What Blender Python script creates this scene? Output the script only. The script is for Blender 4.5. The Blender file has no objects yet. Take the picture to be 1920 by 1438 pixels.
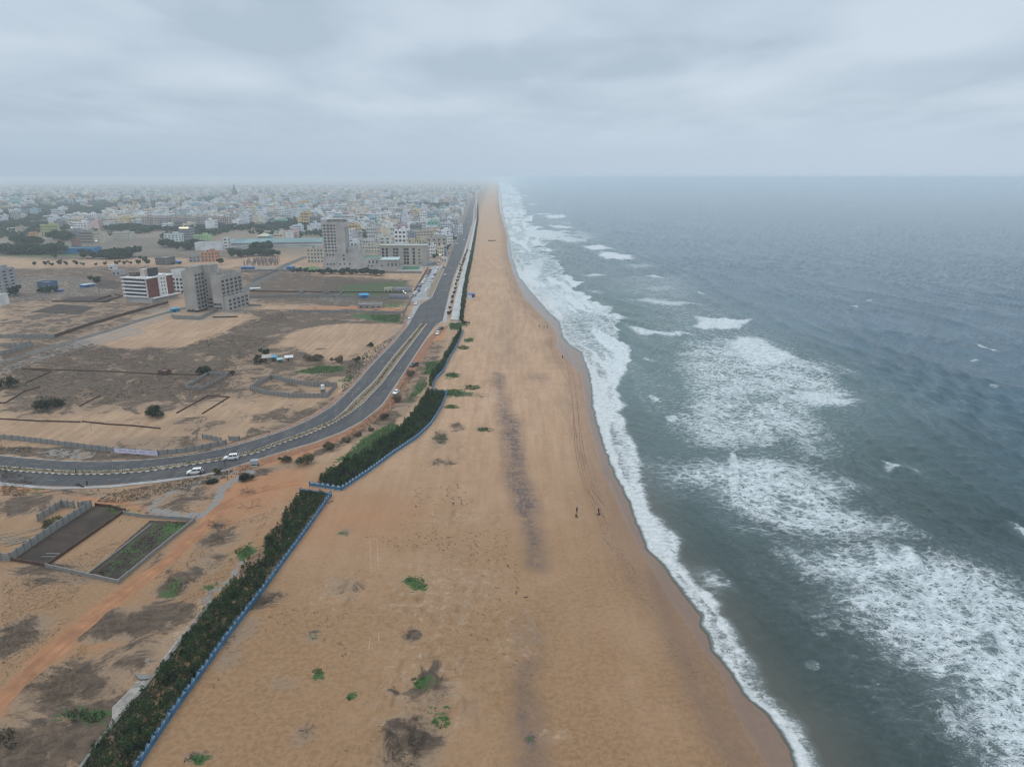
import bpy, bmesh, math, random
import numpy as np
from mathutils import Vector, Matrix
random.seed(7); RNG = np.random.default_rng(11)
SC = bpy.context.scene
COL = SC.collection
# ---------------------------------------------------------------- survey: photo measurements -> metres on the ground
FL, PX0, PY0, CAMH = 1280.0, 960.0, 719.0, 80.0
PITCH = math.atan((719 - 333) / FL)
SP, CP = math.sin(PITCH), math.cos(PITCH)
def G(px, py, z=0.0):
    dx, dy = (px - PX0) / FL, (py - PY0) / FL
    t = (CAMH - z) / (SP + dy * CP)
    return Vector((t * dx, t * (CP - dy * SP), z))
def GA(pts):
    return np.array([[*G(*p)[:2]] for p in pts])
def ztop(g, py):            # height at which a vertical over ground point g shows at row py
    v = (py - PY0) / FL
    return CAMH - g.y * (SP + v * CP) / (CP - v * SP)
def ppm(g, z=0):            # photo pixels per metre at a point
    return FL / (g.y * CP + (CAMH - z) * SP)

# ---------------------------------------------------------------- numpy noise
def _hash(i, j, s):
    n = (i * 374761393 + j * 668265263 + s * 1274126177) & 0x7fffffff
    n = (n ^ (n >> 13)) * 1103515245 & 0x7fffffff
    n = (n ^ (n >> 16)) * 69069 & 0x7fffffff
    return (n & 0xffffff) / float(0xffffff)
def vnoise(x, y, s=0):
    xi, yi = np.floor(x).astype(np.int64), np.floor(y).astype(np.int64)
    fx, fy = x - xi, y - yi
    fx, fy = fx * fx * (3 - 2 * fx), fy * fy * (3 - 2 * fy)
    a, b = _hash(xi, yi, s), _hash(xi + 1, yi, s)
    c, d = _hash(xi, yi + 1, s), _hash(xi + 1, yi + 1, s)
    return (a + (b - a) * fx) * (1 - fy) + (c + (d - c) * fx) * fy
def fbm(x, y, o=4, s=0):
    x = np.asarray(x, float); y = np.asarray(y, float)
    r, a, t = 0, .5, 0
    for k in range(o):
        r = r + a * vnoise(x * 2 ** k + 17.3 * k, y * 2 ** k - 9.1 * k, s + k); t += a; a *= .5
    return r / t
def sstep(a, b, x):
    t = np.clip((x - a) / (b - a), 0, 1); return t * t * (3 - 2 * t)
def sdpoly(X, Y, P):        # signed distance, + inside
    P = np.asarray(P); n = len(P)
    d = np.full(X.shape, 1e18); ins = np.zeros(X.shape, bool)
    for i in range(n):
        ax, ay = P[i]; bx, by = P[(i + 1) % n]
        ex, ey = bx - ax, by - ay
        wx, wy = X - ax, Y - ay
        t = np.clip((wx * ex + wy * ey) / (ex * ex + ey * ey + 1e-12), 0, 1)
        d = np.minimum(d, (wx - ex * t) ** 2 + (wy - ey * t) ** 2)
        c = ((ay > Y) != (by > Y)) & (X < (bx - ax) * (Y - ay) / ((by - ay) if by != ay else 1e-9) + ax)
        ins ^= c
    d = np.sqrt(d); return np.where(ins, d, -d)
def dline(X, Y, P):
    d = np.full(X.shape, 1e18)
    for i in range(len(P) - 1):
        ax, ay = P[i]; bx, by = P[i + 1]
        ex, ey = bx - ax, by - ay
        t = np.clip(((X - ax) * ex + (Y - ay) * ey) / (ex * ex + ey * ey + 1e-12), 0, 1)
        d = np.minimum(d, (X - ax - ex * t) ** 2 + (Y - ay - ey * t) ** 2)
    return np.sqrt(d)

# ---------------------------------------------------------------- mesh building
def link(o, parent=None):
    COL.objects.link(o)
    if parent is not None: o.parent = parent
    return o
def tag(o, label=None, cat=None, group=None, kind=None):
    if label: o['label'] = label
    if cat: o['category'] = cat
    if group: o['group'] = group
    if kind: o['kind'] = kind
    return o
def empty(name, loc=(0, 0, 0), rz=0.0, **k):
    o = bpy.data.objects.new(name, None); o.empty_display_size = .5
    o.location = loc; o.rotation_euler = (0, 0, rz)
    link(o); return tag(o, **k)
def npmesh(name, V, F, mats=(), mi=None, smooth=False):
    """V (n,3), F (m,k) same-size faces"""
    V = np.asarray(V, np.float32); F = np.asarray(F, np.int32)
    me = bpy.data.meshes.new(name); k = F.shape[1]
    me.vertices.add(len(V)); me.vertices.foreach_set('co', V.ravel())
    me.loops.add(F.size); me.loops.foreach_set('vertex_index', F.ravel())
    me.polygons.add(len(F))
    me.polygons.foreach_set('loop_start', np.arange(0, F.size, k, dtype=np.int32))
    me.polygons.foreach_set('loop_total', np.full(len(F), k, np.int32))
    for m in mats: me.materials.append(m)
    if mi is not None: me.polygons.foreach_set('material_index', np.asarray(mi, np.int32))
    me.polygons.foreach_set('use_smooth', np.full(len(F), smooth, bool))
    me.update(calc_edges=True); return me
class MB:
    def __init__(s): s.v = []; s.f = []; s.m = []
    def add(s, vs, fs, m=0):
        o = len(s.v); s.v += [tuple(v) for v in vs]
        s.f += [tuple(i + o for i in f) for f in fs]; s.m += [m] * len(fs); return s
    def box(s, x0, x1, y0, y1, z0, z1, m=0, bottom=False):
        vs = [(x0,y0,z0),(x1,y0,z0),(x1,y1,z0),(x0,y1,z0),(x0,y0,z1),(x1,y0,z1),(x1,y1,z1),(x0,y1,z1)]
        fs = [(0,1,5,4),(1,2,6,5),(2,3,7,6),(3,0,4,7),(4,5,6,7)]
        if bottom: fs.append((3,2,1,0))
        return s.add(vs, fs, m)
    def obox(s, c, ax, hx, hy, z0, z1, m=0):      # oriented box, ax = direction (2d)
        ux, uy = ax; c = (c[0], c[1])
        q = [(-hx,-hy),(hx,-hy),(hx,hy),(-hx,hy)]
        p = [(c[0]+a*ux-b*uy, c[1]+a*uy+b*ux) for a, b in q]
        return s.add([(a,b,z0) for a,b in p]+[(a,b,z1) for a,b in p], [(0,1,5,4),(1,2,6,5),(2,3,7,6),(3,0,4,7),(4,5,6,7)], m)
    def cyl(s, p0, p1, r0, r1, n=8, m=0, cap=True):
        p0, p1 = Vector(p0), Vector(p1); d = (p1 - p0).normalized()
        a = d.orthogonal().normalized(); b = d.cross(a)
        vs = []
        for p, r in ((p0, r0), (p1, r1)):
            for i in range(n):
                t = 2 * math.pi * i / n; vs.append(p + (a * math.cos(t) + b * math.sin(t)) * r)
        fs = [(i, (i+1) % n, n + (i+1) % n, n + i) for i in range(n)]
        if cap: fs += [tuple(range(n-1, -1, -1)), tuple(range(n, 2*n))]
        return s.add(vs, fs, m)
    def mesh(s, name, mats, smooth=False):
        me = bpy.data.meshes.new(name); me.from_pydata(s.v, [], s.f)
        for m in (mats if isinstance(mats, (list, tuple)) else [mats]): me.materials.append(m)
        me.polygons.foreach_set('material_index', np.array(s.m, np.int32))
        if smooth: me.polygons.foreach_set('use_smooth', np.ones(len(s.f), bool))
        me.update(); return me
    def build(s, name, mats, parent=None, smooth=False, **k):
        return tag(link(bpy.data.objects.new(name, s.mesh(name, mats, smooth)), parent), **k)
def put(name, me, parent=None, loc=(0,0,0), rz=0, sc=(1,1,1), **k):
    o = bpy.data.objects.new(name, me); o.location = loc; o.rotation_euler = (0,0,rz); o.scale = sc
    return tag(link(o, parent), **k)
def children_map():
    d = {}
    for o in bpy.data.objects:
        if o.parent: d.setdefault(o.parent, []).append(o)
    return d
def dup(o, kids, loc=None, rz=None, parent=None, label=None, sc=None, col=None):
    c = o.copy(); COL.objects.link(c); c.parent = parent
    for ch in kids.get(o, []): dup(ch, kids, parent=c, col=col)
    if loc is not None: c.location = loc
    if rz is not None: c.rotation_euler = (0, 0, rz)
    if sc is not None: c.scale = (sc, sc, sc) if not hasattr(sc, '__len__') else sc
    if label: c['label'] = label
    if col is not None: c.color = col
    return c

# ---------------------------------------------------------------- materials
class NT:
    def __init__(s, name):
        s.m = bpy.data.materials.new(name); s.m.use_nodes = True; s.t = s.m.node_tree
        s.b = s.t.nodes['Principled BSDF']; s.out = s.t.nodes['Material Output']
    def n(s, typ, **k):
        nd = s.t.nodes.new(typ)
        for a, v in k.items(): setattr(nd, a, v)
        return nd
    def put(s, sock, v):
        if hasattr(v, 'is_linked') or isinstance(v, bpy.types.NodeSocket): s.t.links.new(v, sock)
        elif isinstance(v, (tuple, list)):
            sock.default_value = tuple(v) + ((1.0,) if len(v) == 3 and len(sock.default_value) == 4 else ())
        else: sock.default_value = v
    def math(s, op, a, b=0.0, c=None, clamp=False):
        nd = s.n('ShaderNodeMath', operation=op, use_clamp=clamp); s.put(nd.inputs[0], a); s.put(nd.inputs[1], b)
        if c is not None: s.put(nd.inputs[2], c)
        return nd.outputs[0]
    def vmath(s, op, a, b=(0,0,0)):
        nd = s.n('ShaderNodeVectorMath', operation=op); s.put(nd.inputs[0], a)
        if op == 'SCALE': s.put(nd.inputs['Scale'], b)
        else: s.put(nd.inputs[1], b)
        return nd.outputs[0]
    def mix(s, f, a, b, typ='MIX'):
        nd = s.n('ShaderNodeMix', data_type='RGBA', blend_type=typ)
        s.put(nd.inputs[0], f); s.put(nd.inputs[6], a); s.put(nd.inputs[7], b); return nd.outputs[2]
    def pos(s):
        return s.n('ShaderNodeNewGeometry').outputs['Position']
    def obj(s):
        return s.n('ShaderNodeTexCoord').outputs['Object']
    def noise(s, vec, scale, detail=3.0, rough=.55, dist=0.0):
        nd = s.n('ShaderNodeTexNoise'); s.put(nd.inputs['Vector'], vec); nd.inputs['Scale'].default_value = scale
        nd.inputs['Detail'].default_value = detail; nd.inputs['Roughness'].default_value = rough
        nd.inputs['Distortion'].default_value = dist; return nd.outputs['Fac']
    def smooth(s, x, a, b, lo=0.0, hi=1.0):
        nd = s.n('ShaderNodeMapRange', interpolation_type='SMOOTHSTEP'); s.put(nd.inputs[0], x)
        s.put(nd.inputs[1], a); s.put(nd.inputs[2], b); s.put(nd.inputs[3], lo); s.put(nd.inputs[4], hi); return nd.outputs[0]
    def bump(s, h, strength, dist):
        nd = s.n('ShaderNodeBump'); s.put(nd.inputs['Strength'], strength); nd.inputs['Distance'].default_value = dist
        s.put(nd.inputs['Height'], h); s.put(s.b.inputs['Normal'], nd.outputs[0])
    def attr(s, name):
        a = s.n('ShaderNodeAttribute', attribute_name=name); sp = s.n('ShaderNodeSeparateColor')
        s.put(sp.inputs[0], a.outputs['Color']); return sp.outputs
MATS = {}
def plain(name, col, rough=.8, scale=.6, amt=.22, fine=6.0, metal=0.0, spec=.3, emit=None, objcol=False, streak=0.0):
    """weathered procedural surface: two scales of mottling + grain bump"""
    if name in MATS: return MATS[name]
    N = NT(name); p = N.obj() if not objcol else N.pos()
    a = N.noise(p, scale, 4); b = N.noise(p, fine, 3)
    base = col
    if objcol:
        oi = N.n('ShaderNodeObjectInfo'); base = oi.outputs['Color']
    dk = N.mix(1.0, base, tuple(.62 for _ in range(3)), 'MULTIPLY'); lt = N.mix(1.0, base, (1.16,1.15,1.13), 'MULTIPLY')
    c = N.mix(N.smooth(a, .3, .7), dk, lt)
    c = N.mix(1.0 - amt * 2 if amt < .5 else 0, c, base)
    c = N.mix(N.math('MULTIPLY', N.smooth(b, .42, .75), amt), c, dk)
    if streak:
        mp = N.n('ShaderNodeMapping'); N.put(mp.inputs[0], p); mp.inputs['Scale'].default_value = (1.6, 1.6, .12)
        c = N.mix(N.math('MULTIPLY', N.smooth(N.noise(mp.outputs[0], 1.0, 4), .5, .75), streak), c, dk)
    N.put(N.b.inputs['Base Color'], c); N.b.inputs['Roughness'].default_value = rough
    N.b.inputs['Metallic'].default_value = metal; N.b.inputs['Specular IOR Level'].default_value = spec
    if emit:
        N.b.inputs['Emission Color'].default_value = (*emit[0], 1); N.b.inputs['Emission Strength'].default_value = emit[1]
    N.bump(b, .25, .03)
    MATS[name] = N.m; return N.m
# ================================================================= measured layout: where each kind of soil, grass and foam lies
SKY_DARK, SKY_LIGHT = (4.55, 5.5, 6.45), (6.1, 7.0, 8.0)
SKY_HL, SKY_HR = (4.1, 5.15, 6.35), (5.2, 6.2, 7.4)
SKY_ZEN = (2.4, 2.2, 2.0)
SKY_BANKS = [(-17, 11, 9, 2.2, -.55), (6, 8.6, 14, 1.6, -.45), (-22, 7.0, 6, 1.6, .45), (31, 10, 8, 2.6, .55), (13, 6.2, 10, 1.4, .3), (-34, 4.5, 9, 1.6, -.3)]
HAZE_COL, HAZE_D = (.80, .92, 1.0), .00021
SAND_A, SAND_B, SAND_C, SAND_D = (.43, .280, .178), (.37, .235, .142), (.48, .33, .22), (.31, .192, .118)
WATER_DEEP, WATER_MID, WATER_DK = (.034, .092, .140), (.009, .027, .025), (.006, .018, .018)
HUMMOCKS = [(820,1110,105,70,1),(850,970,95,20,1),(800,1290,120,110,1),(985,1195,34,50,1),(640,1110,60,35,1),(960,1300,40,30,1),(850,860,60,30,1)]
BEACH = [(893,336.5),(895,350),(897,385),(897,413),(890,460),(885,490),(868.5,605),(869,620),(857,650),(842,675),(830,700),(817,712),(810,735),(839,737),(827,767),(810,795),(785,820),(740,850),(690,887),(640,920),(620,930),(567,1007),(500,1100),(433,1187),(333,1327),(260,1438),(150,1600),(150,2400),(6000,2400),(30000,336.5)]
NEARB = [(563,922),(618,929),(565,1005),(531,1051),(498,1098),(460,1148),(431,1185),(385,1251),(331,1325),(291,1385),(258,1436),(190,1538),(86,1538),(157,1436),(191,1387),(237,1333),(291,1267),(354,1187),(401,1127),(443,1075),(483,1029),(520,985)]
MIDB = [(590,905),(638,916),(690,884),(740,847),(783,818),(808,793),(825,766),(836,739),(811,737),(804,730),(800,735),(780,765),(750,802),(732,817),(680,850),(652,862),(617,884)]
SCRUB = [
 ('w',[(0,505),(230,500),(330,500),(460,505),(470,530),(450,545),(300,550),(230,560),(0,570)],6,.75),('w',[(0,600),(250,560),(330,570),(180,625),(0,690)],5,.55),('w',[(0,700),(450,690),(460,740),(260,770),(0,770)],8,.6),('w',[(430,640),(560,650),(660,660),(640,700),(560,735),(430,760)],6,.5),('e',300,830,120,14,.5),('e',560,790,60,14,.5),('e',380,800,80,20,.35),
 ('w',[(0,645),(150,640),(330,655),(430,615),(520,585),(640,600),(720,600),(640,618),(560,625),(500,650),(455,690),(450,735),(400,752),(330,765),(230,748),(120,752),(0,758)],5,.80),
 ('w',[(560,515),(770,525),(757,572),(640,575),(520,568),(450,560),(470,530)],6,.85),
 ('w',[(440,580),(560,580),(750,585),(752,606),(620,600),(480,600)],5,.8),
 ('w',[(0,555),(120,560),(235,550),(330,570),(180,605),(60,597),(0,600)],5,.4),
 ('w',[(0,455),(300,445),(440,470),(430,485),(250,482),(100,488),(0,480)],12,.9),
 ('w',[(60,505),(200,500),(260,520),(180,545),(60,540),(0,545),(0,510)],10,.75),
 ('w',[(450,500),(600,515),(560,545),(470,560),(450,530)],8,.8),
 ('e',385,620,50,22,.6),('e',430,640,45,14,.55),('e',360,710,120,28,.6),('e',120,735,120,14,.6),('e',300,760,90,14,.5),
 ('e',470,655,34,16,.8),('e',500,690,60,20,.5),('e',560,735,30,8,.5),('e',520,780,40,12,.6),('e',640,690,40,16,.8),('e',670,650,20,20,.8),
 ('p',[(180,840),(340,858),(480,812),(600,755),(640,740),(655,748),(600,785),(480,822),(340,864),(150,864),(0,852),(0,838)],1.5,.75),
 ('p',[(400,880),(470,880),(560,862),(640,822),(720,762),(760,700),(790,660),(800,640),(835,640),(800,720),(760,780),(700,815),(640,840),(560,872),(470,893)],1.5,.55),
 ('e',60,945,60,18,.8),('e',90,1070,60,12,.85),('e',150,925,60,8,.5),('e',330,930,70,28,.5),
 ('e',330,1100,28,20,.9),('e',400,1012,22,14,.8),('e',385,985,26,12,.5),('e',310,1050,30,30,.4),
 ('e',125,1290,95,45,1.0),('e',20,1200,44,38,1.0),('e',245,1170,80,28,1.0),('e',250,1230,60,40,.6),('e',300,1150,50,20,.8),('e',60,1390,120,50,.95),('e',180,1340,80,36,.85),('e',10,1440,110,50,.85),('e',385,1060,26,30,.6),('e',130,1085,70,14,.6),('e',420,1010,26,16,.6),
 ('e',500,1120,25,16,.8),('e',450,1180,34,30,.6),('e',430,1230,20,26,.5),
 ('e',765,1400,52,55,.75),('e',772,1190,17,12,.75),('e',800,1300,50,50,.38),('e',735,1300,16,6,.6),('e',825,822,16,14,.6),('e',830,870,26,7,.45),('e',575,1370,22,20,.4),('e',360,1420,30,12,.5),('e',645,1000,12,9,.5),('e',650,1100,30,14,.35),('e',590,1190,16,14,.45),('e',540,1275,26,14,.4),
 ('e',985,1385,10,8,.5),('e',890,1330,22,26,.25),('e',830,1300,30,30,.3),('e',1140,885,6,14,.35),('e',905,805,14,5,.5),
 ('e',858,800,16,8,.4),('e',880,740,40,5,.35),
 ('w',[(520,645),(560,617),(640,606),(728,609),(700,645),(650,680),(590,664)],2,0),('w',[(190,642),(345,598),(480,590),(440,618),(350,652),(250,652)],2.5,0),('w',[(485,690),(560,670),(640,684),(560,712),(470,722),(430,748),(480,762),(600,756),(560,785),(430,805),(380,780),(440,730)],2,.12),('w',[(0,770),(200,765),(350,775),(420,800),(300,830),(100,820),(0,810)],2,.1)]
SCRUB += [('e',470,655,30,10,.7),('e',540,665,26,6,.6),('e',600,655,10,3,.5),('e',350,790,40,8,.5),('e',560,785,30,9,.75),('e',500,810,40,6,.6)]
GREEN = [('s',[(283,978),(357,979),(285,1030),(222,1086),(168,1074),(235,1024)],1.0,.36),('s',[(310,979),(357,980),(335,995),(300,1003)],.8,.8),('e',205,957,25,8,.55),('p',[(625,868),(690,815),(735,790),(750,800),(700,838),(655,862)],1.2,.9),
 ('p',[(553,697),(600,685),(650,688),(640,697),(585,702)],1.2,.85),('e',655,712,18,7,.7),('e',690,670,14,6,.45),
 ('p',[(842,605),(868,605),(866,620),(842,618)],.5,1.0),('p',[(797,680),(822,676),(818,700),(792,704)],1.2,.95),
 ('p',[(640,860),(700,822),(738,802),(745,812),(700,845),(660,868)],1.2,.95),('p',[(780,715),(805,712),(800,728),(778,745),(760,765),(765,742)],1.2,.7),
 ('e',848,704,15,6,.8),('e',850,737,20,8,.8),('e',848,763,17,4,.75),('e',885,727,16,6,.55),('e',880,638,9,5,.7),('e',868,652,12,5,.6),('e',826,822,15,10,.45),('e',905,806,13,3,.6),
 ('e',868,610,10,4,.6),('e',880,740,16,5,.5),
 ('e',777,1095,24,14,.85),('e',796,1283,24,18,.8),('e',593,1258,12,9,.7),('e',655,1308,9,8,.85),('e',822,1350,26,20,.6),('e',640,1000,8,6,.5),('e',485,1296,5,5,.8),('e',365,1425,24,12,.6),('e',590,1190,11,10,.5),('e',985,1383,8,6,.5),
 ('e',458,1037,20,16,.9),('e',330,1105,22,16,.6),('e',160,1345,50,16,.6),('e',225,965,30,12,.4),('e',395,1100,16,10,.5),('e',450,1245,10,6,.3),('e',620,880,16,6,.4),
 ('p',[(640,535),(770,525),(760,550),(680,560),(630,550)],2,.6),('p',[(650,588),(752,590),(748,607),(690,602)],1.5,.9),('e',735,573,30,5,.7),('e',70,920,40,6,.4),
 ('e',300,1260,6,5,.6),('w',[(0,470),(120,462),(200,470),(300,458),(230,475),(100,482),(0,482)],10,.7)]
GREY = [
 ('l',[(278,952),(330,920),(400,896),(440,884)],1.3,.8,.75),('l',[(285,958),(345,966),(382,970),(405,940),(425,908),(470,884)],1.5,.9,.8),('l',[(330,940),(380,905)],1.0,.8,.6),
 ('e',345,935,34,14,-0.0),
 ('p',[(120,645),(180,622),(260,612),(275,625),(210,640),(140,655)],1.2,.52),('p',[(350,588),(420,582),(480,560),(480,580),(420,600),(340,605)],1.5,.45),
 ('p',[(60,852),(130,838),(200,852),(150,862)],.8,.5),('p',[(640,730),(700,665),(745,615),(760,612),(720,668),(660,730)],1.0,.72),
 ('p',[(0,690),(200,620),(350,574),(430,556),(425,566),(350,585),(200,634),(0,704)],1.5,.45),
 ('e',300,583,30,6,.5),('e',270,600,24,5,.5),
 ('p',[(760,610),(790,560),(800,575),(775,612)],.8,.6),('p',[(385,1128),(440,1062),(470,1030),(480,1028),(440,1085),(395,1140)],.8,.75),
 ('e',408,1105,18,22,.55),('p',[(470,500),(600,500),(740,508),(740,514),(600,508),(470,510)],3,.6),('e',280,1240,12,10,.3),
 ('e',640,560,60,8,.45),('w',[(20,520),(110,515),(230,530),(240,545),(120,560),(0,570)],4,.35)]
ORANGE = [
 ('l',[(480,890),(430,925),(390,975),(320,1050),(240,1105),(160,1165),(90,1235),(0,1315),(-60,1370)],1.5,2.4,.8),
 ('p',[(440,880),(560,872),(600,905),(620,925),(560,930),(500,960),(440,980),(400,960),(400,920)],4,.5),
 ('p',[(420,882),(520,860),(600,838),(680,795),(735,745),(790,670),(822,620),(835,612),(832,640),(800,690),(750,760),(700,800),(620,840),(520,872),(440,890)],1.0,.7),
 ('p',[(0,905),(80,918),(240,945),(350,965),(360,975),(230,955),(60,925),(0,915)],1,.7),
 ('p',[(670,572),(760,580),(755,586),(560,584),(560,578)],1,.8),('e',200,1210,40,10,.4),
 ('p',[(560,930),(620,925),(780,960),(700,1000),(560,1010),(500,970)],8,.35),('e',540,990,70,40,.25),
 ('p',[(690,740),(730,690),(760,640),(765,612),(755,612),(720,668),(660,740)],1.0,.5)]
BLACK = [
 ('l',[(935,700),(950,790),(968,880),(985,950),(1000,1010),(1005,1060)],2.2,3.0,.95),('l',[(952,780),(968,890),(988,960)],2.8,2.8,1.15),
 ('l',[(985,1250),(985,1340),(990,1430),(990,1500)],1.8,2.4,.8),('l',[(1010,560),(925,640),(935,700)],1.0,4,.2),
 ('l',[(960,560),(950,620),(955,680)],3,6,.4),('l',[(1230,1080),(1260,1180),(1300,1280),(1340,1360),(1400,1450)],1.0,3.0,.55),
 ('e',1010,708,22,6,.5),('e',985,1195,24,34,.35),('l',[(1130,780),(1145,870),(1160,930)],.5,1.2,.35),('e',1385,1415,25,20,.55)]
PALE = [('e',830,1110,110,75,.45),('e',985,1195,34,50,.42),('e',800,1300,110,110,.4),('e',855,970,90,18,.4),('e',640,1105,50,30,.5),('e',960,1220,40,18,.5),
 ('l',[(975,640),(985,740),(1040,860),(1100,980)],1.2,3,.45),('e',1060,760,40,12,.4),('e',1010,1380,40,20,.5),('e',820,840,50,40,.35),
 ('p',[(180,1390),(233,1333),(287,1267),(350,1187),(397,1127),(380,1122),(320,1180),(255,1260),(215,1320),(160,1390)],1,.7),('e',545,960,90,40,.3)]
PLOT = [('s',NEARB,.4,.50),('s',MIDB,.4,.64),('s',[(180,946),(237,958),(87,1060),(20,1049)],.5,1.0),('s',[(280,975),(358,977),(222,1088),(165,1075)],.6,.72),
 ('s',[(110,570),(180,575),(150,590),(55,586)],2,.9),('s',[(130,557),(215,555),(205,568),(105,566)],2,.9),('w',[(600,520),(770,530),(700,570),(560,560)],6,.5),
 ('p',[(170,520),(235,528),(225,545),(180,540)],2,.6),('w',[(0,690),(60,680),(95,695),(50,716),(0,716)],3,.4)]
FOAM_DENSE = [
 ('p',[(1300,592),(1412,602),(1395,617),(1335,620),(1308,612)],1.5,.95),('p',[(1170,611),(1240,619),(1318,627),(1290,631),(1200,628)],1.5,.85),
 ('p',[(1358,640),(1385,633),(1435,637),(1502,672),(1455,688),(1402,690)],1.5,.85),('p',[(1463,724),(1490,730),(1540,738),(1622,752),(1570,764),(1520,770)],1.5,.85),
 ('p',[(1262,774),(1290,790),(1400,795),(1478,824),(1400,845),(1320,842),(1285,815)],1.5,.62),
 ('l',[(1375,850),(1372,900),(1390,950)],2.0,.75),('p',[(1380,848),(1500,875),(1615,915),(1560,940),(1450,930),(1385,890)],1.5,.5),
 ('p',[(1468,1022),(1500,1030),(1545,1070),(1590,1085),(1540,1088),(1490,1050)],1,.75),('p',[(1683,1020),(1710,1025),(1732,1060),(1730,1075),(1700,1065)],.8,.98),
 ('p',[(1760,1322),(1790,1350),(1815,1388),(1795,1385),(1765,1350)],.8,.9),('p',[(1760,1180),(1790,1190),(1800,1215),(1775,1210)],.8,.85),('l',[(1825,1068),(1835,1110),(1880,1160),(1920,1185)],.9,.75),
 ('p',[(1655,868),(1668,874),(1688,884),(1660,885)],.7,1.0),('p',[(1893,980),(1925,990),(1930,1010),(1912,998)],.7,1.0),
 ('p',[(1220,742),(1232,744),(1248,755),(1228,752)],.8,1.0),('p',[(1148,590),(1160,590),(1186,600),(1160,600)],1.2,1.0),('e',1180,644,8,5,.9),('e',1177,660,5,4,.8),('p',[(1197,672),(1215,672),(1240,683),(1210,681)],1,.7),
 ('e',1316,551,4,3,1.0),('e',1258,785,14,8,.75),
 ('p',[(1092,462),(1120,459),(1160,467),(1110,470)],2.5,1.0),('p',[(1120,473),(1150,474),(1186,479),(1190,487),(1130,486)],2.5,1.0),('p',[(1165,560),(1220,558),(1335,571),(1240,573)],2.5,.75),
 ('p',[(1180,540),(1250,532),(1290,545),(1230,550)],3,.55),('p',[(1088,515),(1115,512),(1138,516),(1110,521)],2,.8),('p',[(1205,516),(1225,517),(1255,523),(1220,524)],2,.9),
 ('p',[(1015,405),(1055,402),(1068,408),(1030,411)],3,.9),('p',[(1020,422),(1060,423),(1085,428),(1040,429)],3,.8),('p',[(1025,438),(1060,437),(1075,441),(1040,446)],3,.8),('p',[(985,383),(1010,382),(1010,384),(990,385)],4,.8),
 ('p',[(970,367),(990,365),(998,369),(980,370)],6,.7),('p',[(1040,418),(1070,415),(1082,422),(1050,421)],3,.5),('p',[(1155,498),(1215,494),(1235,500),(1190,504)],3,.55),('p',[(1120,543),(1080,546),(1130,550)],2,.7)]
FOAM_LACE = [('p',[(1190,560),(1330,560),(1520,640),(1650,760),(1570,860),(1700,1000),(1900,1080),(1990,1438),(1720,1330),(1480,1060),(1270,880),(1200,720)],10,.48),
 ('p',[(1290,640),(1360,632),(1440,630),(1500,668),(1600,695),(1610,700),(1560,705),(1630,752),(1530,772),(1570,850),(1500,868),(1470,825),(1380,845),(1300,840),(1255,790),(1285,745),(1270,700),(1260,670)],4,.92),
 ('p',[(1360,848),(1500,868),(1620,912),(1580,945),(1690,985),(1720,1005),(1600,1012),(1480,1002),(1380,962),(1290,915),(1240,900),(1290,870)],3,1.0),
 ('p',[(1150,845),(1300,860),(1320,940),(1250,930),(1190,890)],3,.5),('p',[(1340,965),(1500,1005),(1700,1010),(1850,1050),(1860,1075),(1700,1050),(1480,1020),(1400,1010)],3,.6),
 ('p',[(1458,1020),(1560,1016),(1680,1022),(1840,1058),(1930,1100),(2100,1120),(2200,1500),(1900,1500),(1850,1420),(1765,1350),(1750,1280),(1690,1240),(1640,1200),(1560,1130),(1550,1095),(1480,1050)],3,1.0),
 ('p',[(1300,1075),(1345,1070),(1365,1100),(1330,1110)],1.5,.9),('e',1525,1240,18,12,.6),('e',1540,1180,14,8,.4),
 ('p',[(1160,520),(1290,515),(1320,560),(1230,570),(1150,545)],5,.5),('p',[(1490,1130),(1560,1135),(1640,1200),(1600,1190),(1530,1160)],2,.55),
 ('p',[(1200,640),(1290,640),(1300,700),(1280,730),(1230,720)],4,.35),('p',[(1230,600),(1330,600),(1330,640),(1220,640)],5,.4),('p',[(1700,870),(1735,885),(1730,895),(1690,885)],2,.6)]
CRESTS = [('l',[(1683,1020),(1712,1045),(1730,1075)],1.3,1.0),('l',[(1372,850),(1375,900),(1392,950)],1.2,.7),('l',[(1760,1320),(1785,1360),(1812,1388)],1.2,1.0),
 ('l',[(1825,1068),(1835,1110),(1920,1185)],1.2,.7),('l',[(1470,1022),(1500,1040),(1545,1080)],1.2,.8),('l',[(1463,724),(1500,750),(1530,772)],1.6,1.0),
 ('l',[(1655,870),(1680,884)],1.4,1.0),('l',[(1262,774),(1275,800),(1300,835)],1.3,.6),('l',[(1358,640),(1385,665),(1402,690)],1.6,.9),('l',[(1760,1180),(1790,1212)],1.2,1.0),('l',[(1300,592),(1308,612)],1.8,1.0),
 ('l',[(1893,980),(1912,998)],1.2,1.0),('l',[(1690,885),(1800,980),(1900,1040)],2.5,.35),('l',[(1300,640),(1400,700),(1500,780),(1600,860)],2,.25)]
# ================================================================= camera, light, sky, air
cam = bpy.data.cameras.new('camera'); cam.sensor_width = 36; cam.lens = 36 * FL / 1920
cam.clip_start = 1; cam.clip_end = 80000
co = bpy.data.objects.new('camera', cam); COL.objects.link(co)
co.location = (0, 0, CAMH); co.rotation_euler = (math.pi / 2 - PITCH, 0, 0); SC.camera = co
SC.view_settings.view_transform = 'Standard'; SC.view_settings.look = 'None'; SC.view_settings.exposure = .02; SC.view_settings.gamma = 1
SC.cycles.use_denoising = True; SC.cycles.filter_width = 1.1; SC.cycles.max_bounces = 5; SC.cycles.diffuse_bounces = 2; SC.cycles.glossy_bounces = 2
SC.cycles.volume_bounces = 1; SC.cycles.transparent_max_bounces = 12; SC.cycles.caustics_reflective = False

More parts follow.
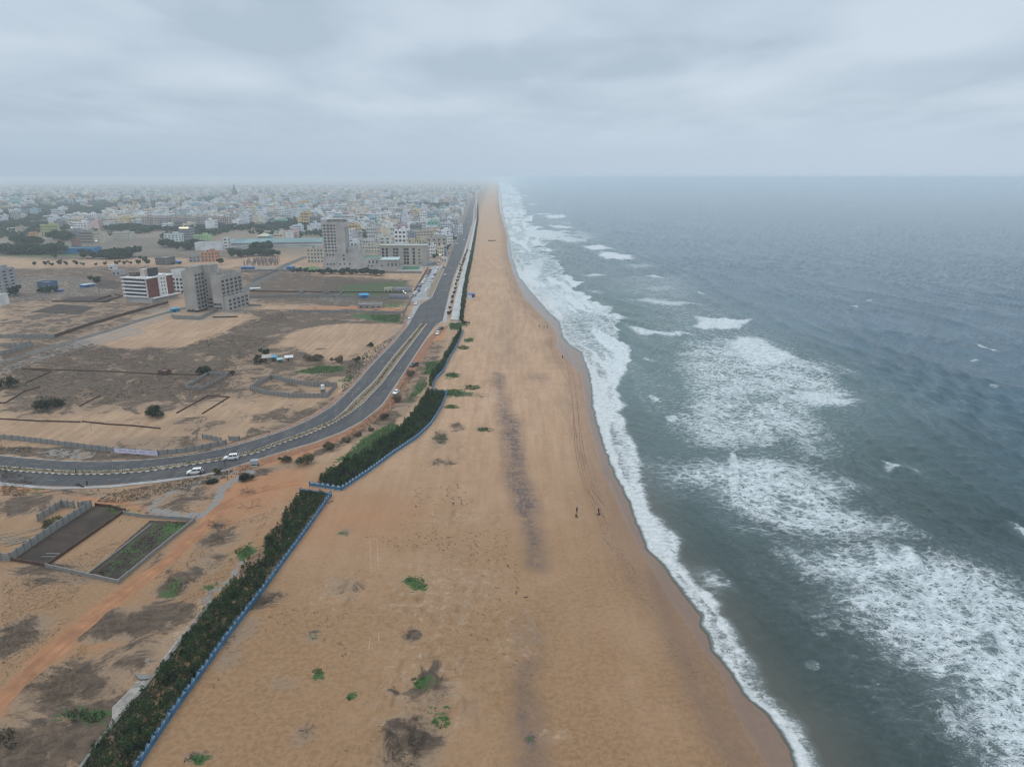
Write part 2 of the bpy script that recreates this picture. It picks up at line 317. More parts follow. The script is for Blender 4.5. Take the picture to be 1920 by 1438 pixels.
SUN_EL, SUN_AZ = math.radians(52), math.radians(250)
sun = bpy.data.lights.new('sun', 'SUN'); sun.energy = .55; sun.angle = math.radians(25); sun.color = (1, .96, .9)
so = bpy.data.objects.new('sun', sun); COL.objects.link(so)
so.rotation_euler = (math.pi / 2 - SUN_EL, 0, -SUN_AZ + math.pi)

w = bpy.data.worlds.new('World'); SC.world = w; w.use_nodes = True
T = w.node_tree; bg = T.nodes['Background']; bg.inputs['Strength'].default_value = .1
class WN(NT):
    def __init__(s, t): s.t = t
WW = WN(T)
sky = WW.n('ShaderNodeTexSky', sky_type='NISHITA', sun_disc=False); sky.sun_elevation = SUN_EL; sky.sun_rotation = SUN_AZ
d = WW.n('ShaderNodeTexCoord').outputs['Generated']
sep = WW.n('ShaderNodeSeparateXYZ'); WW.put(sep.inputs[0], d); dz = WW.math('MAXIMUM', sep.outputs[2], 0.0)
inv = WW.math('DIVIDE', 1.0, WW.math('ADD', dz, .085))
cmb = WW.n('ShaderNodeCombineXYZ'); WW.put(cmb.inputs[0], WW.math('MULTIPLY', sep.outputs[0], inv))
WW.put(cmb.inputs[1], WW.math('MULTIPLY', sep.outputs[1], inv))
def wm(off, sc):
    mp = WW.n('ShaderNodeMapping'); WW.put(mp.inputs[0], cmb.outputs[0]); mp.inputs['Location'].default_value = off
    mp.inputs['Scale'].default_value = sc; return mp.outputs[0]
n1 = WW.noise(wm((3.1, 7.7, 0), (.62, .42, 1)), 1.0, 4, .45, .25)
n2 = WW.noise(wm((9.4, 1.2, 0), (2.2, 1.2, 1)), 1.0, 5, .5, .4)
cl = WW.math('ADD', WW.math('MULTIPLY', n1, .72), WW.math('MULTIPLY', n2, .28))
cf = WW.smooth(cl, .31, .69)
# broad darker and brighter cloud banks, by direction
def bank(az, el, raz, rel):
    a, e = math.radians(az), math.radians(el)
    tx = WW.math('DIVIDE', WW.math('SUBTRACT', WW.math('ARCTAN2', sep.outputs[0], sep.outputs[1]), a), math.radians(raz))
    ty = WW.math('DIVIDE', WW.math('SUBTRACT', sep.outputs[2], math.sin(e)), math.sin(math.radians(rel)))
    r = WW.math('ADD', WW.math('MULTIPLY', tx, tx), WW.math('MULTIPLY', ty, ty))
    r = WW.math('ADD', r, WW.math('MULTIPLY', WW.math('SUBTRACT', n2, .5), 1.6))
    return WW.smooth(r, 0.0, 1.3, 1.0, 0.0)
for az, el, raz, rel, s_ in SKY_BANKS:
    cf = WW.math('ADD', cf, WW.math('MULTIPLY', bank(az, el, raz, rel), s_))
cf = WW.math('MINIMUM', WW.math('MAXIMUM', cf, 0.0), 1.0)
# near the horizon the layers merge to an even pale band
low = WW.smooth(dz, .0, .075)
cf = WW.math('ADD', WW.math('MULTIPLY', cf, low), WW.math('MULTIPLY', WW.math('SUBTRACT', 1.0, low), .5))
ccol = WW.mix(cf, SKY_DARK, SKY_LIGHT)
hz = WW.smooth(sep.outputs[0], -.75, .5)
hcol = WW.mix(hz, SKY_HL, SKY_HR)
ccol = WW.mix(WW.smooth(dz, .0, .10), hcol, ccol)
zen = WW.smooth(dz, .2, .95)          # the overcast brightens towards the zenith
up = WW.mix(1.0, ccol, SKY_ZEN, 'MULTIPLY')
fin = WW.mix(.95, sky.outputs[0], WW.mix(zen, ccol, up))
WW.put(bg.inputs['Color'], fin)

# haze: closed box round everything, empty surface, even volume
hb = MB().box(-27000, 27000, -900, 27000, -9, 86, bottom=True)
HM = bpy.data.materials.new('haze_air'); HM.use_nodes = True; HT = HM.node_tree
for nd in list(HT.nodes):
    if nd.type != 'OUTPUT_MATERIAL': HT.nodes.remove(nd)
pv = HT.nodes.new('ShaderNodeVolumePrincipled'); pv.inputs['Color'].default_value = (*HAZE_COL, 1)
pv.inputs['Density'].default_value = HAZE_D; pv.inputs['Anisotropy'].default_value = .1
HT.links.new(pv.outputs[0], [n for n in HT.nodes if n.type == 'OUTPUT_MATERIAL'][0].inputs['Volume'])
hz_o = hb.build('haze', HM, kind='stuff', label='pale blue grey sea haze thickening over the far town and water', cat='haze')

# ================================================================= shore lines (measured)
SAND_EDGE = [(932,338),(934,350),(935,360),(937,392),(952,440),(956,480),(967,515),(985,555),(1010,582),(1035,607),(1052,630),(1050,650),(1075,680),(1097,702),(1104,740),(1112,785),(1125,830),(1138,875),(1151,900),(1177,955),(1202,1007),(1241,1071),(1262,1105),(1279,1131),(1309,1173),(1335,1216),(1373,1262),(1395,1323),(1429,1383),(1463,1434),(1500,1500),(1560,1600),(1640,1800)]
WATER = [(933,338),(936,350),(938,360),(941,392),(953,440),(959,480),(972,518),(1000,552),(1028,585),(1048,603),(1054,628),(1070,648),(1092,660),(1108,703),(1113,770),(1134,837),(1152,880),(1168,913),(1190,964),(1217,1028),(1245,1058),(1288,1113),(1316,1150),(1311,1168),(1337,1218),(1373,1259),(1399,1297),(1437,1331),(1476,1383),(1489,1434),(1530,1500),(1590,1600),(1670,1800)]
FOAM_OUT = [(945,338),(962,348),(972,358),(982,395),(1010,445),(1045,497),(1075,530),(1100,562),(1142,577),(1160,610),(1176,650),(1184,693),(1163,746),(1172,808),(1196,875),(1200,900),(1215,955),(1262,1011),(1301,1079),(1339,1131),(1390,1207),(1425,1263),(1476,1314),(1527,1361),(1540,1408),(1546,1438),(1590,1500),(1650,1600),(1730,1800)]
def xline(pts):
    A = GA(pts); A = A[np.argsort(A[:, 1])]; ys = A[:, 1].copy(); xs = A[:, 0].copy()
    return lambda Y: np.interp(Y, ys, xs)
xsand, xwater, xout = xline(SAND_EDGE), xline(WATER), xline(FOAM_OUT)
def fan(rows, s0, s1, n):
    ss = np.linspace(s0, s1, n); Y = np.repeat(rows, n); S = np.tile(ss, len(rows))
    return S * (Y + 12), Y
def gridfaces(nr, nc):
    i = np.arange(nr - 1)[:, None] * nc + np.arange(nc - 1)[None, :]
    i = i.ravel(); return np.stack([i, i + 1, i + 1 + nc, i + nc], 1)
def rowset(py_step, far=25500.0):
    r = [-800, -400, -200, -100, -50, 0, 25, 40, 50, 58]
    py = 1640.0
    while py > 335.6:
        g = G(960, py); r.append(g.y); py -= py_step if py > 350 else py_step * .5
    r = [v for v in sorted(set(round(q, 4) for q in r)) if v < far]
    return np.array(r + [far])
BLOBS = []
def warp(X, Y, a=1.0, f=.12):
    return X + a * (fbm(X * f, Y * f, 3, 31) - .5) * 2, Y + a * (fbm(X * f + 40, Y * f, 3, 57) - .5) * 2
def ell(X, Y, px, py, rx, ry, soft=.35):
    """soft ellipse measured in the photo, laid on the ground in metres"""
    c = G(px, py); k = ppm(c); hx = rx / k
    hy = abs(G(px, max(py - ry, 336)).y - G(px, py + ry).y) / 2
    r = np.sqrt(((X - c.x) / hx) ** 2 + ((Y - c.y) / hy) ** 2)
    return sstep(1 + soft, 1 - soft, r)
def poly(X, Y, pts, feather):
    return sstep(-feather, feather, sdpoly(X, Y, GA(pts)))

# ================================================================= ground sheet
rows = rowset(1.9)
NC = 980
X, Y = fan(rows, -1.55, 1.0, NC)
X = np.where(np.tile(np.arange(NC), len(rows)) == 0, X - 9000 * (Y > 0), X)
sx = xsand(Y); wx_ = xwater(Y)
dw = X - wx_                                    # metres seaward of the water's edge
Z = np.where(dw > 0, -.22 - np.minimum(.045 * dw, 5), np.minimum(-.22 - dw * .02, 0))
# wind-built hummocks on the back beach
hm = np.zeros_like(X)
for b in HUMMOCKS: hm = np.maximum(hm, ell(X, Y, *b[:4], soft=.6))
hn = fbm(X * .45, Y * .28, 3, 3); Z = Z + hm * (sstep(.42, .75, hn) * .75 + .12)
Wx, Wy = warp(X, Y, 1.6, .16)
WLx, WLy = warp(X, Y, 6, .03)
def paint(shapes, scale=1.0):
    out = np.zeros_like(X)
    for sh in shapes:
        v = sh[-1]
        if sh[0] == 'p': m = poly(Wx, Wy, sh[1], sh[2] * 1.6)
        elif sh[0] == 'w': m = poly(WLx, WLy, sh[1], sh[2] * 1.8)
        elif sh[0] == 's': m = poly(X, Y, sh[1], sh[2])
        elif sh[0] == 'l': m = sstep(sh[2] + sh[3], sh[2] - sh[3], dline(Wx, Wy, GA(sh[1])))
        else: m = ell(Wx, Wy, *sh[1:5], soft=.8)
        out = out * (1 - m) + v * m if v <= 0 else np.maximum(out, m * v)
    return out
scrub, green, grey = paint(SCRUB), paint(GREEN), paint(GREY)
orange, black, pale = paint(ORANGE), paint(BLACK), paint(PALE)
town = sstep(690, 790, Y) * sstep(-5, -25, X - (-.028 * Y - 18)) ; plot = paint(PLOT)
beachside = sstep(-4, 4, sdpoly(X, Y, GA(BEACH)))
blackn = fbm(X * .12, Y * .02, 4, 77)
black = black * sstep(.2, .6, blackn + .12) * (.75 + .6 * fbm(X * .10, Y * .45, 4, 79))
wet = sstep(-4.2, -.6, X - sx) 
damp = sstep(-14, -3, X - sx + 3 * (fbm(X * .05, Y * .05, 3, 5) - .5)) * .5
F = gridfaces(len(rows), NC)
def groundmat(name, land=False):
    N = NT(name); p = N.pos(); m1, m2, m3 = N.attr('m1'), N.attr('m2'), N.attr('m3')
    nb = N.noise(p, .035, 5, .6); nm = N.noise(p, .22, 5, .6, .4); nf = N.noise(p, 1.1, 4, .65); ng = N.noise(p, 5.0, 3, .6)
    nsp = N.noise(p, .10, 9, .74, .9); nsp2 = N.noise(p, .5, 7, .72, .5)
    st = N.n('ShaderNodeMapping'); N.put(st.inputs[0], p); st.inputs['Scale'].default_value = (.42, .035, 1)
    ns = N.noise(st.outputs[0], 1.0, 5, .6)
    sand = N.mix(N.smooth(nb, .3, .7), SAND_A, SAND_B)
    if land: sand = N.mix(N.smooth(nb, .3, .7), (.30, .195, .118), (.37, .25, .155)); sand = N.mix(N.smooth(nsp, .42, .62, 0, .5), sand, (.22, .155, .105))
    sand = N.mix(N.smooth(ns, .42, .68, 0, .6), sand, SAND_C); sand = N.mix(N.smooth(ns, .50, .34, 0, .5), sand, SAND_D)
    sand = N.mix(N.smooth(nm, .4, .72, 0, .35), sand, SAND_D)
    sand = N.mix(N.smooth(nf, .50, .66, 0, .32), sand, (.20, .13, .085))
    sand = N.mix(N.smooth(nf, .48, .34, 0, .25), sand, (.46, .33, .22))
    sand = N.mix(N.smooth(ng, .52, .66, 0, .40), sand, (.17, .11, .075))
    sand = N.mix(N.smooth(nsp, .52, .64, 0, .28), sand, (.24, .16, .105))
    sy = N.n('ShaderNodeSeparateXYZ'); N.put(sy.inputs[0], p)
    sand = N.mix(N.math('MULTIPLY', N.smooth(sy.outputs[1], 240, 100), N.smooth(nb, .2, .6, .55, .95)), sand, N.mix(N.smooth(nf, .35, .65), (.205, .118, .058), (.275, .165, .085)))  # lens vignetting painted into the sand colour: darker and browner towards the camera
    def blend(c, m, noise, k, colr, w=.10):
        f = N.smooth(N.math('ADD', m, N.math('MULTIPLY', N.math('SUBTRACT', N.smooth(noise, .3, .7), .5), k)), .5 - w, .5 + w)
        return N.mix(N.math('MULTIPLY', f, N.smooth(m, .02, .12)), c, colr)
    def soft(c, m, noise, colr):
        return N.mix(N.math('MULTIPLY', m, N.smooth(noise, .3, .65)), c, colr)
    c = sand
    c = soft(c, m2[0], N.math('ADD', nm, .22), N.mix(N.smooth(nf, .35, .65), (.40, .155, .058), (.33, .14, .062)))
    c = blend(c, m3[0], nsp2, .8, N.mix(N.smooth(nf, .4, .6), (.37, .265, .17), (.25, .175, .115)), .38)
    tan_ = N.mix(N.smooth(nf, .3, .7), (.185, .132, .09), (.28, .20, .135))
    dark = N.mix(N.smooth(nsp2, .35, .65), (.058, .041, .030), (.130, .092, .062))
    c = N.mix(N.math('MULTIPLY', N.smooth(m1[0], .03, .5), .8), c, tan_)
    c = blend(c, m1[0], nsp, 1.1, dark, .16)
    c = N.mix(N.math('MULTIPLY', N.smooth(m1[0], .1, .6), N.smooth(nf, .52, .68, 0, .6)), c, N.mix(ng, (.05, .037, .027), (.10, .075, .052)))
    c = blend(c, m1[2], nsp2, 1.0, N.mix(N.smooth(ng, .35, .65), (.13, .12, .115), (.29, .275, .26)))
    c = N.mix(N.math('MULTIPLY', m3[1], .8), c, N.mix(N.smooth(nm, .4, .6), (.12, .11, .09), (.20, .165, .13)))
    c = blend(c, m3[2], nf, .3, N.mix(N.smooth(nsp, .3, .7), (.028, .020, .017), (.070, .050, .038)))
    c = soft(c, m2[1], N.math('ADD', N.math('MULTIPLY', nf, .5), N.math('MULTIPLY', nsp2, .56)), N.mix(N.smooth(ng, .35, .65), (.065, .050, .048), (.15, .11, .095)))
    c = blend(c, m1[1], nsp2, .9, N.mix(N.smooth(ng, .3, .7), (.022, .055, .014), (.06, .115, .03)), .12)
    wetf = m2[2]
    c = N.mix(N.math('MULTIPLY', wetf, .75), c, (.135, .090, .072))
    N.put(N.b.inputs['Base Color'], c)
    N.put(N.b.inputs['Roughness'], N.smooth(wetf, .5, .95, .92, .10)); N.b.inputs['Specular IOR Level'].default_value = .35
    h = N.math('ADD', N.math('MULTIPLY', nm, .9), N.math('ADD', N.math('MULTIPLY', nf, .35), N.math('MULTIPLY', ng, .10)))
    N.bump(h, N.smooth(wetf, .3, .8, .95, .02), .55)
    return N.m
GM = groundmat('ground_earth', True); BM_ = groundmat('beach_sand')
def sub(name, keep, mat):
    f = F[keep]; u, invx = np.unique(f, return_inverse=True); f = invx.reshape(f.shape)
    me = npmesh(name, np.stack([X, Y, Z], 1)[u], f, [mat], smooth=True)
    for an, ch in (('m1', (scrub, green, grey)), ('m2', (orange, black, np.maximum(wet, damp))), ('m3', (pale, town, plot))):
        at = me.attributes.new(an, 'FLOAT_COLOR', 'POINT')
        at.data.foreach_set('color', np.stack([*ch, np.ones_like(X)], 1)[u].astype(np.float32).ravel())
    return put(name, me, kind='structure')
fc = beachside[F].mean(1) > .5
sea_ok = (dw[F].min(1) < 260)
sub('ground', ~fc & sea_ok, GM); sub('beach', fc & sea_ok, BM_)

# ================================================================= sea
rs = rowset(1.5)
rs = rs[rs > 20]
NS = 1150
SX, SY = fan(rs, -.12, 1.75, NS)
SX = np.where(np.tile(np.arange(NS), len(rs)) == NS - 1, SX + 3000, SX)
shore = xwater(SY); rag = 1.6 * (fbm(SX * 0 + 3, SY * .10, 4, 91) - .5) + .9 * (fbm(SX * 0 + 8, SY * .45, 3, 92) - .5)
ds = SX - shore + rag; tong = (fbm(SX * .012, SY * .035, 4, 163) - .45) * np.clip(SY / 16, 6, 60) + (fbm(SX * .08, SY * .12, 3, 164) - .5) * 5
dout = xout(SY) - SX + tong
q1, q2 = warp(SX, SY, 2.4, .10); qf1, qf2 = warp(SX, SY, 6, .035)
q1, q2 = np.where(SY > 320, qf1, q1), np.where(SY > 320, qf2, q2)
def spaint(shapes):
    out = np.zeros_like(SX)
    for sh in shapes:
        v = sh[-1]
        if sh[0] == 'p': m = poly(q1, q2, sh[1], sh[2] * 3.2)
        elif sh[0] == 'l': m = sstep(sh[2] * 1.5, sh[2] * .4, dline(q1, q2, GA(sh[1])))
        else: m = ell(q1, q2, *sh[1:5], soft=.4)
        out = np.maximum(out, m * v)
    return out
dense, lace = spaint(FOAM_DENSE), spaint(FOAM_LACE)
band = sstep(-.4, .5, ds) * sstep(-1.5, 2.5, dout)
bw = np.maximum(xout(SY) - shore, 1); rel = np.clip(ds / bw, 0, 1.2)
farf = sstep(260, 700, SY)
edge = sstep(.0, .6, ds) * sstep(3.2, 1.2, ds)
ln = fbm(ds * .16, SY * .018, 4, 212); lw = fbm(ds * .5, SY * .07, 3, 213)      # bore fronts running along the shore
near = sstep(420, 160, SY)
core = .34 + 1.15 * sstep(.42, .60, ln) + .5 * (lw - .5) + .42 * sstep(.35, .8, rel) * near + .15 * (1 - near)
core = core + .30 * sstep(190, 240, SY) * sstep(640, 480, SY)
core = core * (1 - .55 * sstep(.62, .30, fbm(ds * .03, SY * .006, 3, 214)) * (1 - near))
bandv = band * np.clip(core, 0, 1)
dense = np.maximum(dense, np.maximum(bandv * .98, edge * .75 * band))
lace = np.maximum(lace, band * .84)
# long loose streaks of old foam drifting off the surf
stn = fbm(SX * .035, SY * .012, 5, 44); zone = sstep(250, 20, ds) * sstep(2, 14, ds)
lace = np.maximum(lace, zone * sstep(.54, .74, stn) * .42 * sstep(900, 200, SY))
# distant surf lines parallel to shore
fl = sstep(300, 500, SY) * sstep(3000, 1500, SY)
lines = sstep(.60, .72, fbm(SX * .02, SY * .006, 4, 9)) * sstep(190, 60, ds) * sstep(12, 30, ds) * fl
dense = np.maximum(dense, lines * .85)
# whitecaps
cap = sstep(.80, .86, fbm(SX * .09, SY * .05, 4, 123)) * sstep(60, 200, ds) * sstep(1400, 300, SY)
dense = np.maximum(dense, cap * .8)
# swell: real height
def swell(x, y):
    r = 0
    for k, (lam, ang, a) in enumerate(((46, 14, .42), (31, -8, .26), (17, 26, .16), (9.5, -30, .10), (6.1, 48, .07), (3.7, 5, .045))):
        t = math.radians(ang); u = x * math.cos(t) + y * math.sin(t); v = -x * math.sin(t) + y * math.cos(t)
        ph = 5 * fbm(u / lam * .35, v / lam * .22, 2, 200 + k)
        s_ = np.sin(2 * np.pi * (u / lam + ph)); r = r + 1.8 * a * (1 - np.abs(s_)) * (.4 + 1.2 * fbm(u / lam * .3, v / lam * .12, 2, 300 + k)) * 1.4 - a * .5
    return r
SZ = swell(SX, SY) * sstep(1, 40, ds) * np.clip(1.0 - sstep(1500, 6000, SY) * .9, 0, 1)
crest = spaint(CRESTS)
SZ = SZ + crest * .5 + sstep(.3, 1, dense) * (.12 + .3 * fbm(SX * .5, SY * .5, 3, 8)) * sstep(.5, 6, ds)
SZ = np.where(ds < 2, np.minimum(SZ, .05) + .03, SZ)
SF = gridfaces(len(rs), NS)
sk = (ds[SF].max(1) > -.3)
SF = SF[sk]; u, invx = np.unique(SF, return_inverse=True); SF = invx.reshape(SF.shape)
sme = npmesh('sea', np.stack([SX, SY, SZ], 1)[u], SF, smooth=True)
shal = sstep(16, 0, ds); mid = sstep(190, 30, ds + 50 * (fbm(SX * .01, SY * .008, 3, 71) - .5)); 
for an, ch in (('foam', (dense, lace, shal)), ('deep', (mid, crest, sstep(-.4, .8, ds)))):
    at = sme.attributes.new(an, 'FLOAT_COLOR', 'POINT')
    at.data.foreach_set('color', np.stack([*ch, np.ones_like(SX)], 1)[u].astype(np.float32).ravel())
def seamat():
    N = NT('sea_water'); p = N.pos(); fo, de = N.attr('foam'), N.attr('deep')
    def mapped(sc, rz=0.0):
        mp = N.n('ShaderNodeMapping'); N.put(mp.inputs[0], p); mp.inputs['Scale'].default_value = (*sc, 1)
        mp.inputs['Rotation'].default_value = (0, 0, rz); return mp.outputs[0]
    wv = N.n('ShaderNodeTexNoise'); N.put(wv.inputs['Vector'], mapped((.55, .75))); wv.inputs['Detail'].default_value = 3
    wo = N.vmath('SCALE', N.vmath('SUBTRACT', wv.outputs['Color'], (.5, .5, .5)), 2.1)
    cells = []
    for sc, wgt in ((.40, 1.0), (1.05, 1.0)):
        v = N.n('ShaderNodeTexVoronoi', feature='DISTANCE_TO_EDGE'); N.put(v.inputs['Vector'], N.vmath('ADD', mapped((sc * .8, sc)), N.vmath('SCALE', wo, .55)))
        v.inputs['Scale'].default_value = 1.0; cells.append(v.outputs['Distance'])
    e1 = N.smooth(cells[0], 0.0, .34, 1.0, 0.0); e2 = N.smooth(cells[1], 0.0, .40, 1.0, 0.0)
    nz = N.noise(mapped((.5, .8)), 1.0, 5, .65, .6); nf = N.noise(mapped((2.2, 2.6)), 1.0, 4, .6)
    big = N.noise(mapped((.07, .10)), 1.0, 4, .6, .5)
    net = N.math('MAXIMUM', e1, N.math('MULTIPLY', e2, .8))
    net = N.math('ADD', N.math('MULTIPLY', net, .66), N.math('MULTIPLY', nz, .56))
    amt = N.math('MULTIPLY', fo[1], N.smooth(big, .30, .60, .55, 1.12))
    thr = N.math('SUBTRACT', 1.14, N.math('MULTIPLY', amt, .50))
    lacef = N.smooth(N.math('SUBTRACT', net, thr), -.13, .26)
    lacef = N.math('MULTIPLY', lacef, N.smooth(fo[1], .03, .2))
    dn = N.math('ADD', fo[0], N.math('MULTIPLY', N.math('SUBTRACT', nz, .5), 1.1))
    dn = N.math('ADD', dn, N.math('MULTIPLY', N.math('SUBTRACT', e2, .5), .28))
    densef = N.math('MULTIPLY', N.smooth(dn, .42, 1.0), N.smooth(fo[0], .04, .2))
    foam = N.math('MAXIMUM', lacef, densef)
    foam = N.math('MULTIPLY', foam, de[2])
    veil = N.math('MULTIPLY', N.math('MAXIMUM', fo[0], N.math('MULTIPLY', fo[1], .9)), N.smooth(nz, .25, .65, .18, .62))
    wnz = N.noise(mapped((.03, .05)), 1.0, 4, .6, .5)
    sy = N.n('ShaderNodeSeparateXYZ'); N.put(sy.inputs[0], p)
    midc = N.mix(N.smooth(sy.outputs[1], 100, 300), WATER_MID, (.046, .106, .102)); wc = N.mix(de[0], WATER_DEEP, midc); wc = N.mix(N.smooth(wnz, .35, .65, 0, .35), wc, WATER_DK)
    wc = N.mix(N.math('MULTIPLY', fo[2], .6), wc, (.11, .095, .075))
    wc = N.mix(veil, wc, (.26, .34, .36))
    fcol = N.mix(N.smooth(nf, .35, .65), (.47, .53, .57), (.66, .70, .725)); fcol = N.mix(N.smooth(nz, .36, .60), (.44, .505, .54), fcol)
    fcol = N.mix(N.math('MULTIPLY', fo[2], .3), fcol, (.50, .46, .41))
    N.put(N.b.inputs['Base Color'], N.mix(foam, wc, fcol))
    N.put(N.b.inputs['Roughness'], N.math('ADD', N.math('MULTIPLY', foam, .6), .10)); N.b.inputs['IOR'].default_value = 1.33
    N.put(N.b.inputs['Specular IOR Level'], N.math('SUBTRACT', .5, N.math('MULTIPLY', foam, .35)))
    w1 = N.noise(mapped((.30, .15), .25), 1.0, 4, .6, .3); w2 = N.noise(mapped((1.1, .55), -.2), 1.0, 3, .6); w3 = N.noise(mapped((3.2, 2.2), .5), 1.0, 2, .6)
    h = N.math('ADD', N.math('MULTIPLY', w1, 1.5), N.math('ADD', N.math('MULTIPLY', w2, .55), N.math('MULTIPLY', w3, .12)))
    h = N.math('ADD', h, N.math('MULTIPLY', foam, N.math('ADD', .15, N.math('MULTIPLY', nf, .35))))
    N.bump(h, .55, 1.0)
    return N.m
sme.materials.append(seamat())
put('sea', sme, loc=(0, 0, -.22), kind='structure')
# ================================================================= roads, paths, walls, planting
def resample(P, n):
    P = np.asarray(P, float); d = np.r_[0, np.cumsum(np.hypot(*np.diff(P, axis=0).T))]
    t = np.linspace(0, d[-1], n); return np.stack([np.interp(t, d, P[:, 0]), np.interp(t, d, P[:, 1])], 1)
def smoothline(P, n, it=3):
    P = resample(P, n)
    for _ in range(it): P[1:-1] = (P[:-2] + 2 * P[1:-1] + P[2:]) / 4
    return P
def strip(name, L, R, mat, z=.02, thick=0.0, n=200, it=3, **k):
    L, R = smoothline(L, n, it), smoothline(R, n, it)
    V = np.concatenate([np.c_[L, np.full(n, z)], np.c_[R, np.full(n, z)]])
    i = np.arange(n - 1); F = np.stack([i, i + n, i + n + 1, i + 1], 1)
    if thick:
        V = np.concatenate([V, V - [0, 0, thick]])
        F = np.concatenate([F, np.stack([i, i + 1, i + 1 + 2 * n, i + 2 * n], 1), np.stack([i + n, i + 3 * n, i + 3 * n + 1, i + n + 1], 1), [[0, 2 * n, 3 * n, n], [n - 1, 2 * n - 1, 4 * n - 1, 3 * n - 1]]])
    me = npmesh(name, V, F, [mat]); k.setdefault('kind', 'structure'); return put(name, me, **k)
def flat(name, pts, mat, z=.02, thick=0.0, **k):
    P = GA(pts) if not isinstance(pts, np.ndarray) else pts; n = len(P)
    if sum(P[i][0] * P[(i + 1) % n][1] - P[(i + 1) % n][0] * P[i][1] for i in range(n)) < 0: P = P[::-1]
    mb = MB()
    mb.add([(*q, z) for q in P], [tuple(range(n))])
    if thick: mb.add([(*q, z) for q in P] + [(*q, z - thick) for q in P], [(i, n + i, n + (i + 1) % n, (i + 1) % n) for i in range(n)])
    k.setdefault('kind', 'structure'); return mb.build(name, mat, **k)

def asphalt():
    N = NT('asphalt'); p = N.pos(); a = N.noise(p, .08, 4); b = N.noise(p, 1.4, 4, .65); c = N.noise(p, 9, 2)
    st = N.n('ShaderNodeMapping'); N.put(st.inputs[0], p); st.inputs['Scale'].default_value = (.5, .06, 1)
    s_ = N.noise(st.outputs[0], 1, 4, .6)
    col = N.mix(N.smooth(a, .35, .65), (.028, .030, .036), (.040, .042, .048)); col = N.mix(N.smooth(s_, .42, .66, 0, .6), col, (.085, .080, .076))
    col = N.mix(N.smooth(b, .55, .8, 0, .5), col, (.021, .022, .026)); col = N.mix(N.smooth(c, .6, .8, 0, .4), col, (.075, .072, .07))
    N.put(N.b.inputs['Base Color'], col); N.put(N.b.inputs['Roughness'], N.smooth(a, .3, .7, .62, .82)); N.bump(c, .2, .02); return N.m
ASPH = asphalt()
PAVE = plain('paving_blocks', (.33, .32, .315), .85, .3, .3, 3.0); KERB = plain('kerb_concrete', (.36, .35, .33), .85, .8, .3)
PAVER = plain('pale_pavers', (.30, .31, .32), .85, .15, .3, 1.2); KWH = plain('kerb_white', (.44, .44, .43), .8, .8, .4); WHITE = plain('white_paint', (.72, .73, .74), .7, .5, .2); BLACKP = plain('black_paint', (.045, .045, .05), .7)
DIRT = plain('median_soil', (.24, .19, .13), .95, .5, .45, 2.5); CONC = plain('concrete', (.20, .196, .185), .85, .5, .35, 4, streak=.5)
CONCG = plain('precast_concrete', (.255, .255, .25), .85, .7, .3, 4, streak=.5); BRICKW = plain('dark_brick', (.095, .055, .042), .9, 1.2, .4, 6)
ROAD_L = [(-260,832),(-130,842),(0,854),(50,859),(125,865),(200,866),(275,862),(350,854),(425,840),(490,821),(540,805),(590,782),(625,760),(662,724),(700,680),(735,645),(765,610),(787,571),(809,559),(826,520),(840,489),(851,463),(861,442),(868,422),(874.6,404),(882,380),(889,368)]
ROAD_R = [(-260,893),(-130,900),(0,904),(100,914),(200,911),(300,900),(400,889),(440,876),(515,852),(590,830),(640,811),(680,790),(717,760),(750,712),(777,669),(800,634),(818,609),(833,600),(840,555),(850,520),(862,491),(873,460),(881,432),(886,413),(890,390),(893,371)]
strip('road', GA(ROAD_L), GA(ROAD_R), ASPH, .03, n=420, it=2)
# pale kerb line along both sides of the carriageway
def offline(P, d):
    t = np.gradient(P, axis=0); t /= np.linalg.norm(t, axis=1)[:, None] + 1e-9
    return P + np.stack([t[:, 1], -t[:, 0]], 1) * d
rl = smoothline(GA(ROAD_L)[:21], 300, 2); strip('kerb_landward', offline(rl, .28), offline(rl, -.02), KERB, .14, .2, n=300, it=0)
rr = smoothline(GA(ROAD_R)[6:18], 200, 2); strip('kerb_seaward', offline(rr, .02), offline(rr, -.28), KERB, .14, .2, n=200, it=0)
# median island
MED_L = [(-260,856),(-130,864),(0,875),(50,879),(125,884),(200,884),(275,879),(350,869),(425,857),(480,845),(515,831),(580,808),(627,787),(647,771),(665,751),(702,716),(740,667),(791,607)]
MED_R = [(-260,861),(-130,869),(0,880.5),(50,885),(125,889.5),(200,889.5),(275,884.5),(350,873),(425,861.5),(480,850),(515,836),(580,814),(627,793),(655,776),(680,757),(715,720),(752,670),(800,607)]
ml, mr = smoothline(GA(MED_L), 400, 2), smoothline(GA(MED_R), 400, 2)
strip('median_island', ml, mr, DIRT, .16, .16, n=400, it=0)
# black and white painted kerb on the lower side, up to the bend; plain pale kerb above
mb = MB(); q = offline(mr, -.05); q2 = offline(mr, .38); dd = np.r_[0, np.cumsum(np.hypot(*np.diff(q, axis=0).T))]
def seg_strip(mb, A, B, t0, t1, z, m):
    L = [np.array([np.interp(t, dd, A[:, 0]), np.interp(t, dd, A[:, 1])]) for t in (t0, t1)]
    R = [np.array([np.interp(t, dd, B[:, 0]), np.interp(t, dd, B[:, 1])]) for t in (t0, t1)]
    vs = [(*L[0], z), (*R[0], z), (*R[1], z), (*L[1], z)] + [(*L[0], 0), (*R[0], 0), (*R[1], 0), (*L[1], 0)]
    mb.add(vs, [(0,1,2,3), (1,5,6,2), (0,3,7,4), (0,4,5,1), (3,2,6,7)], m)
t = 0; k_ = 0; tend = dd[int(400 * .66)]
while t < tend: seg_strip(mb, q, q2, t, t + 1.0, .24, k_ % 2); t += 1.0; k_ += 1
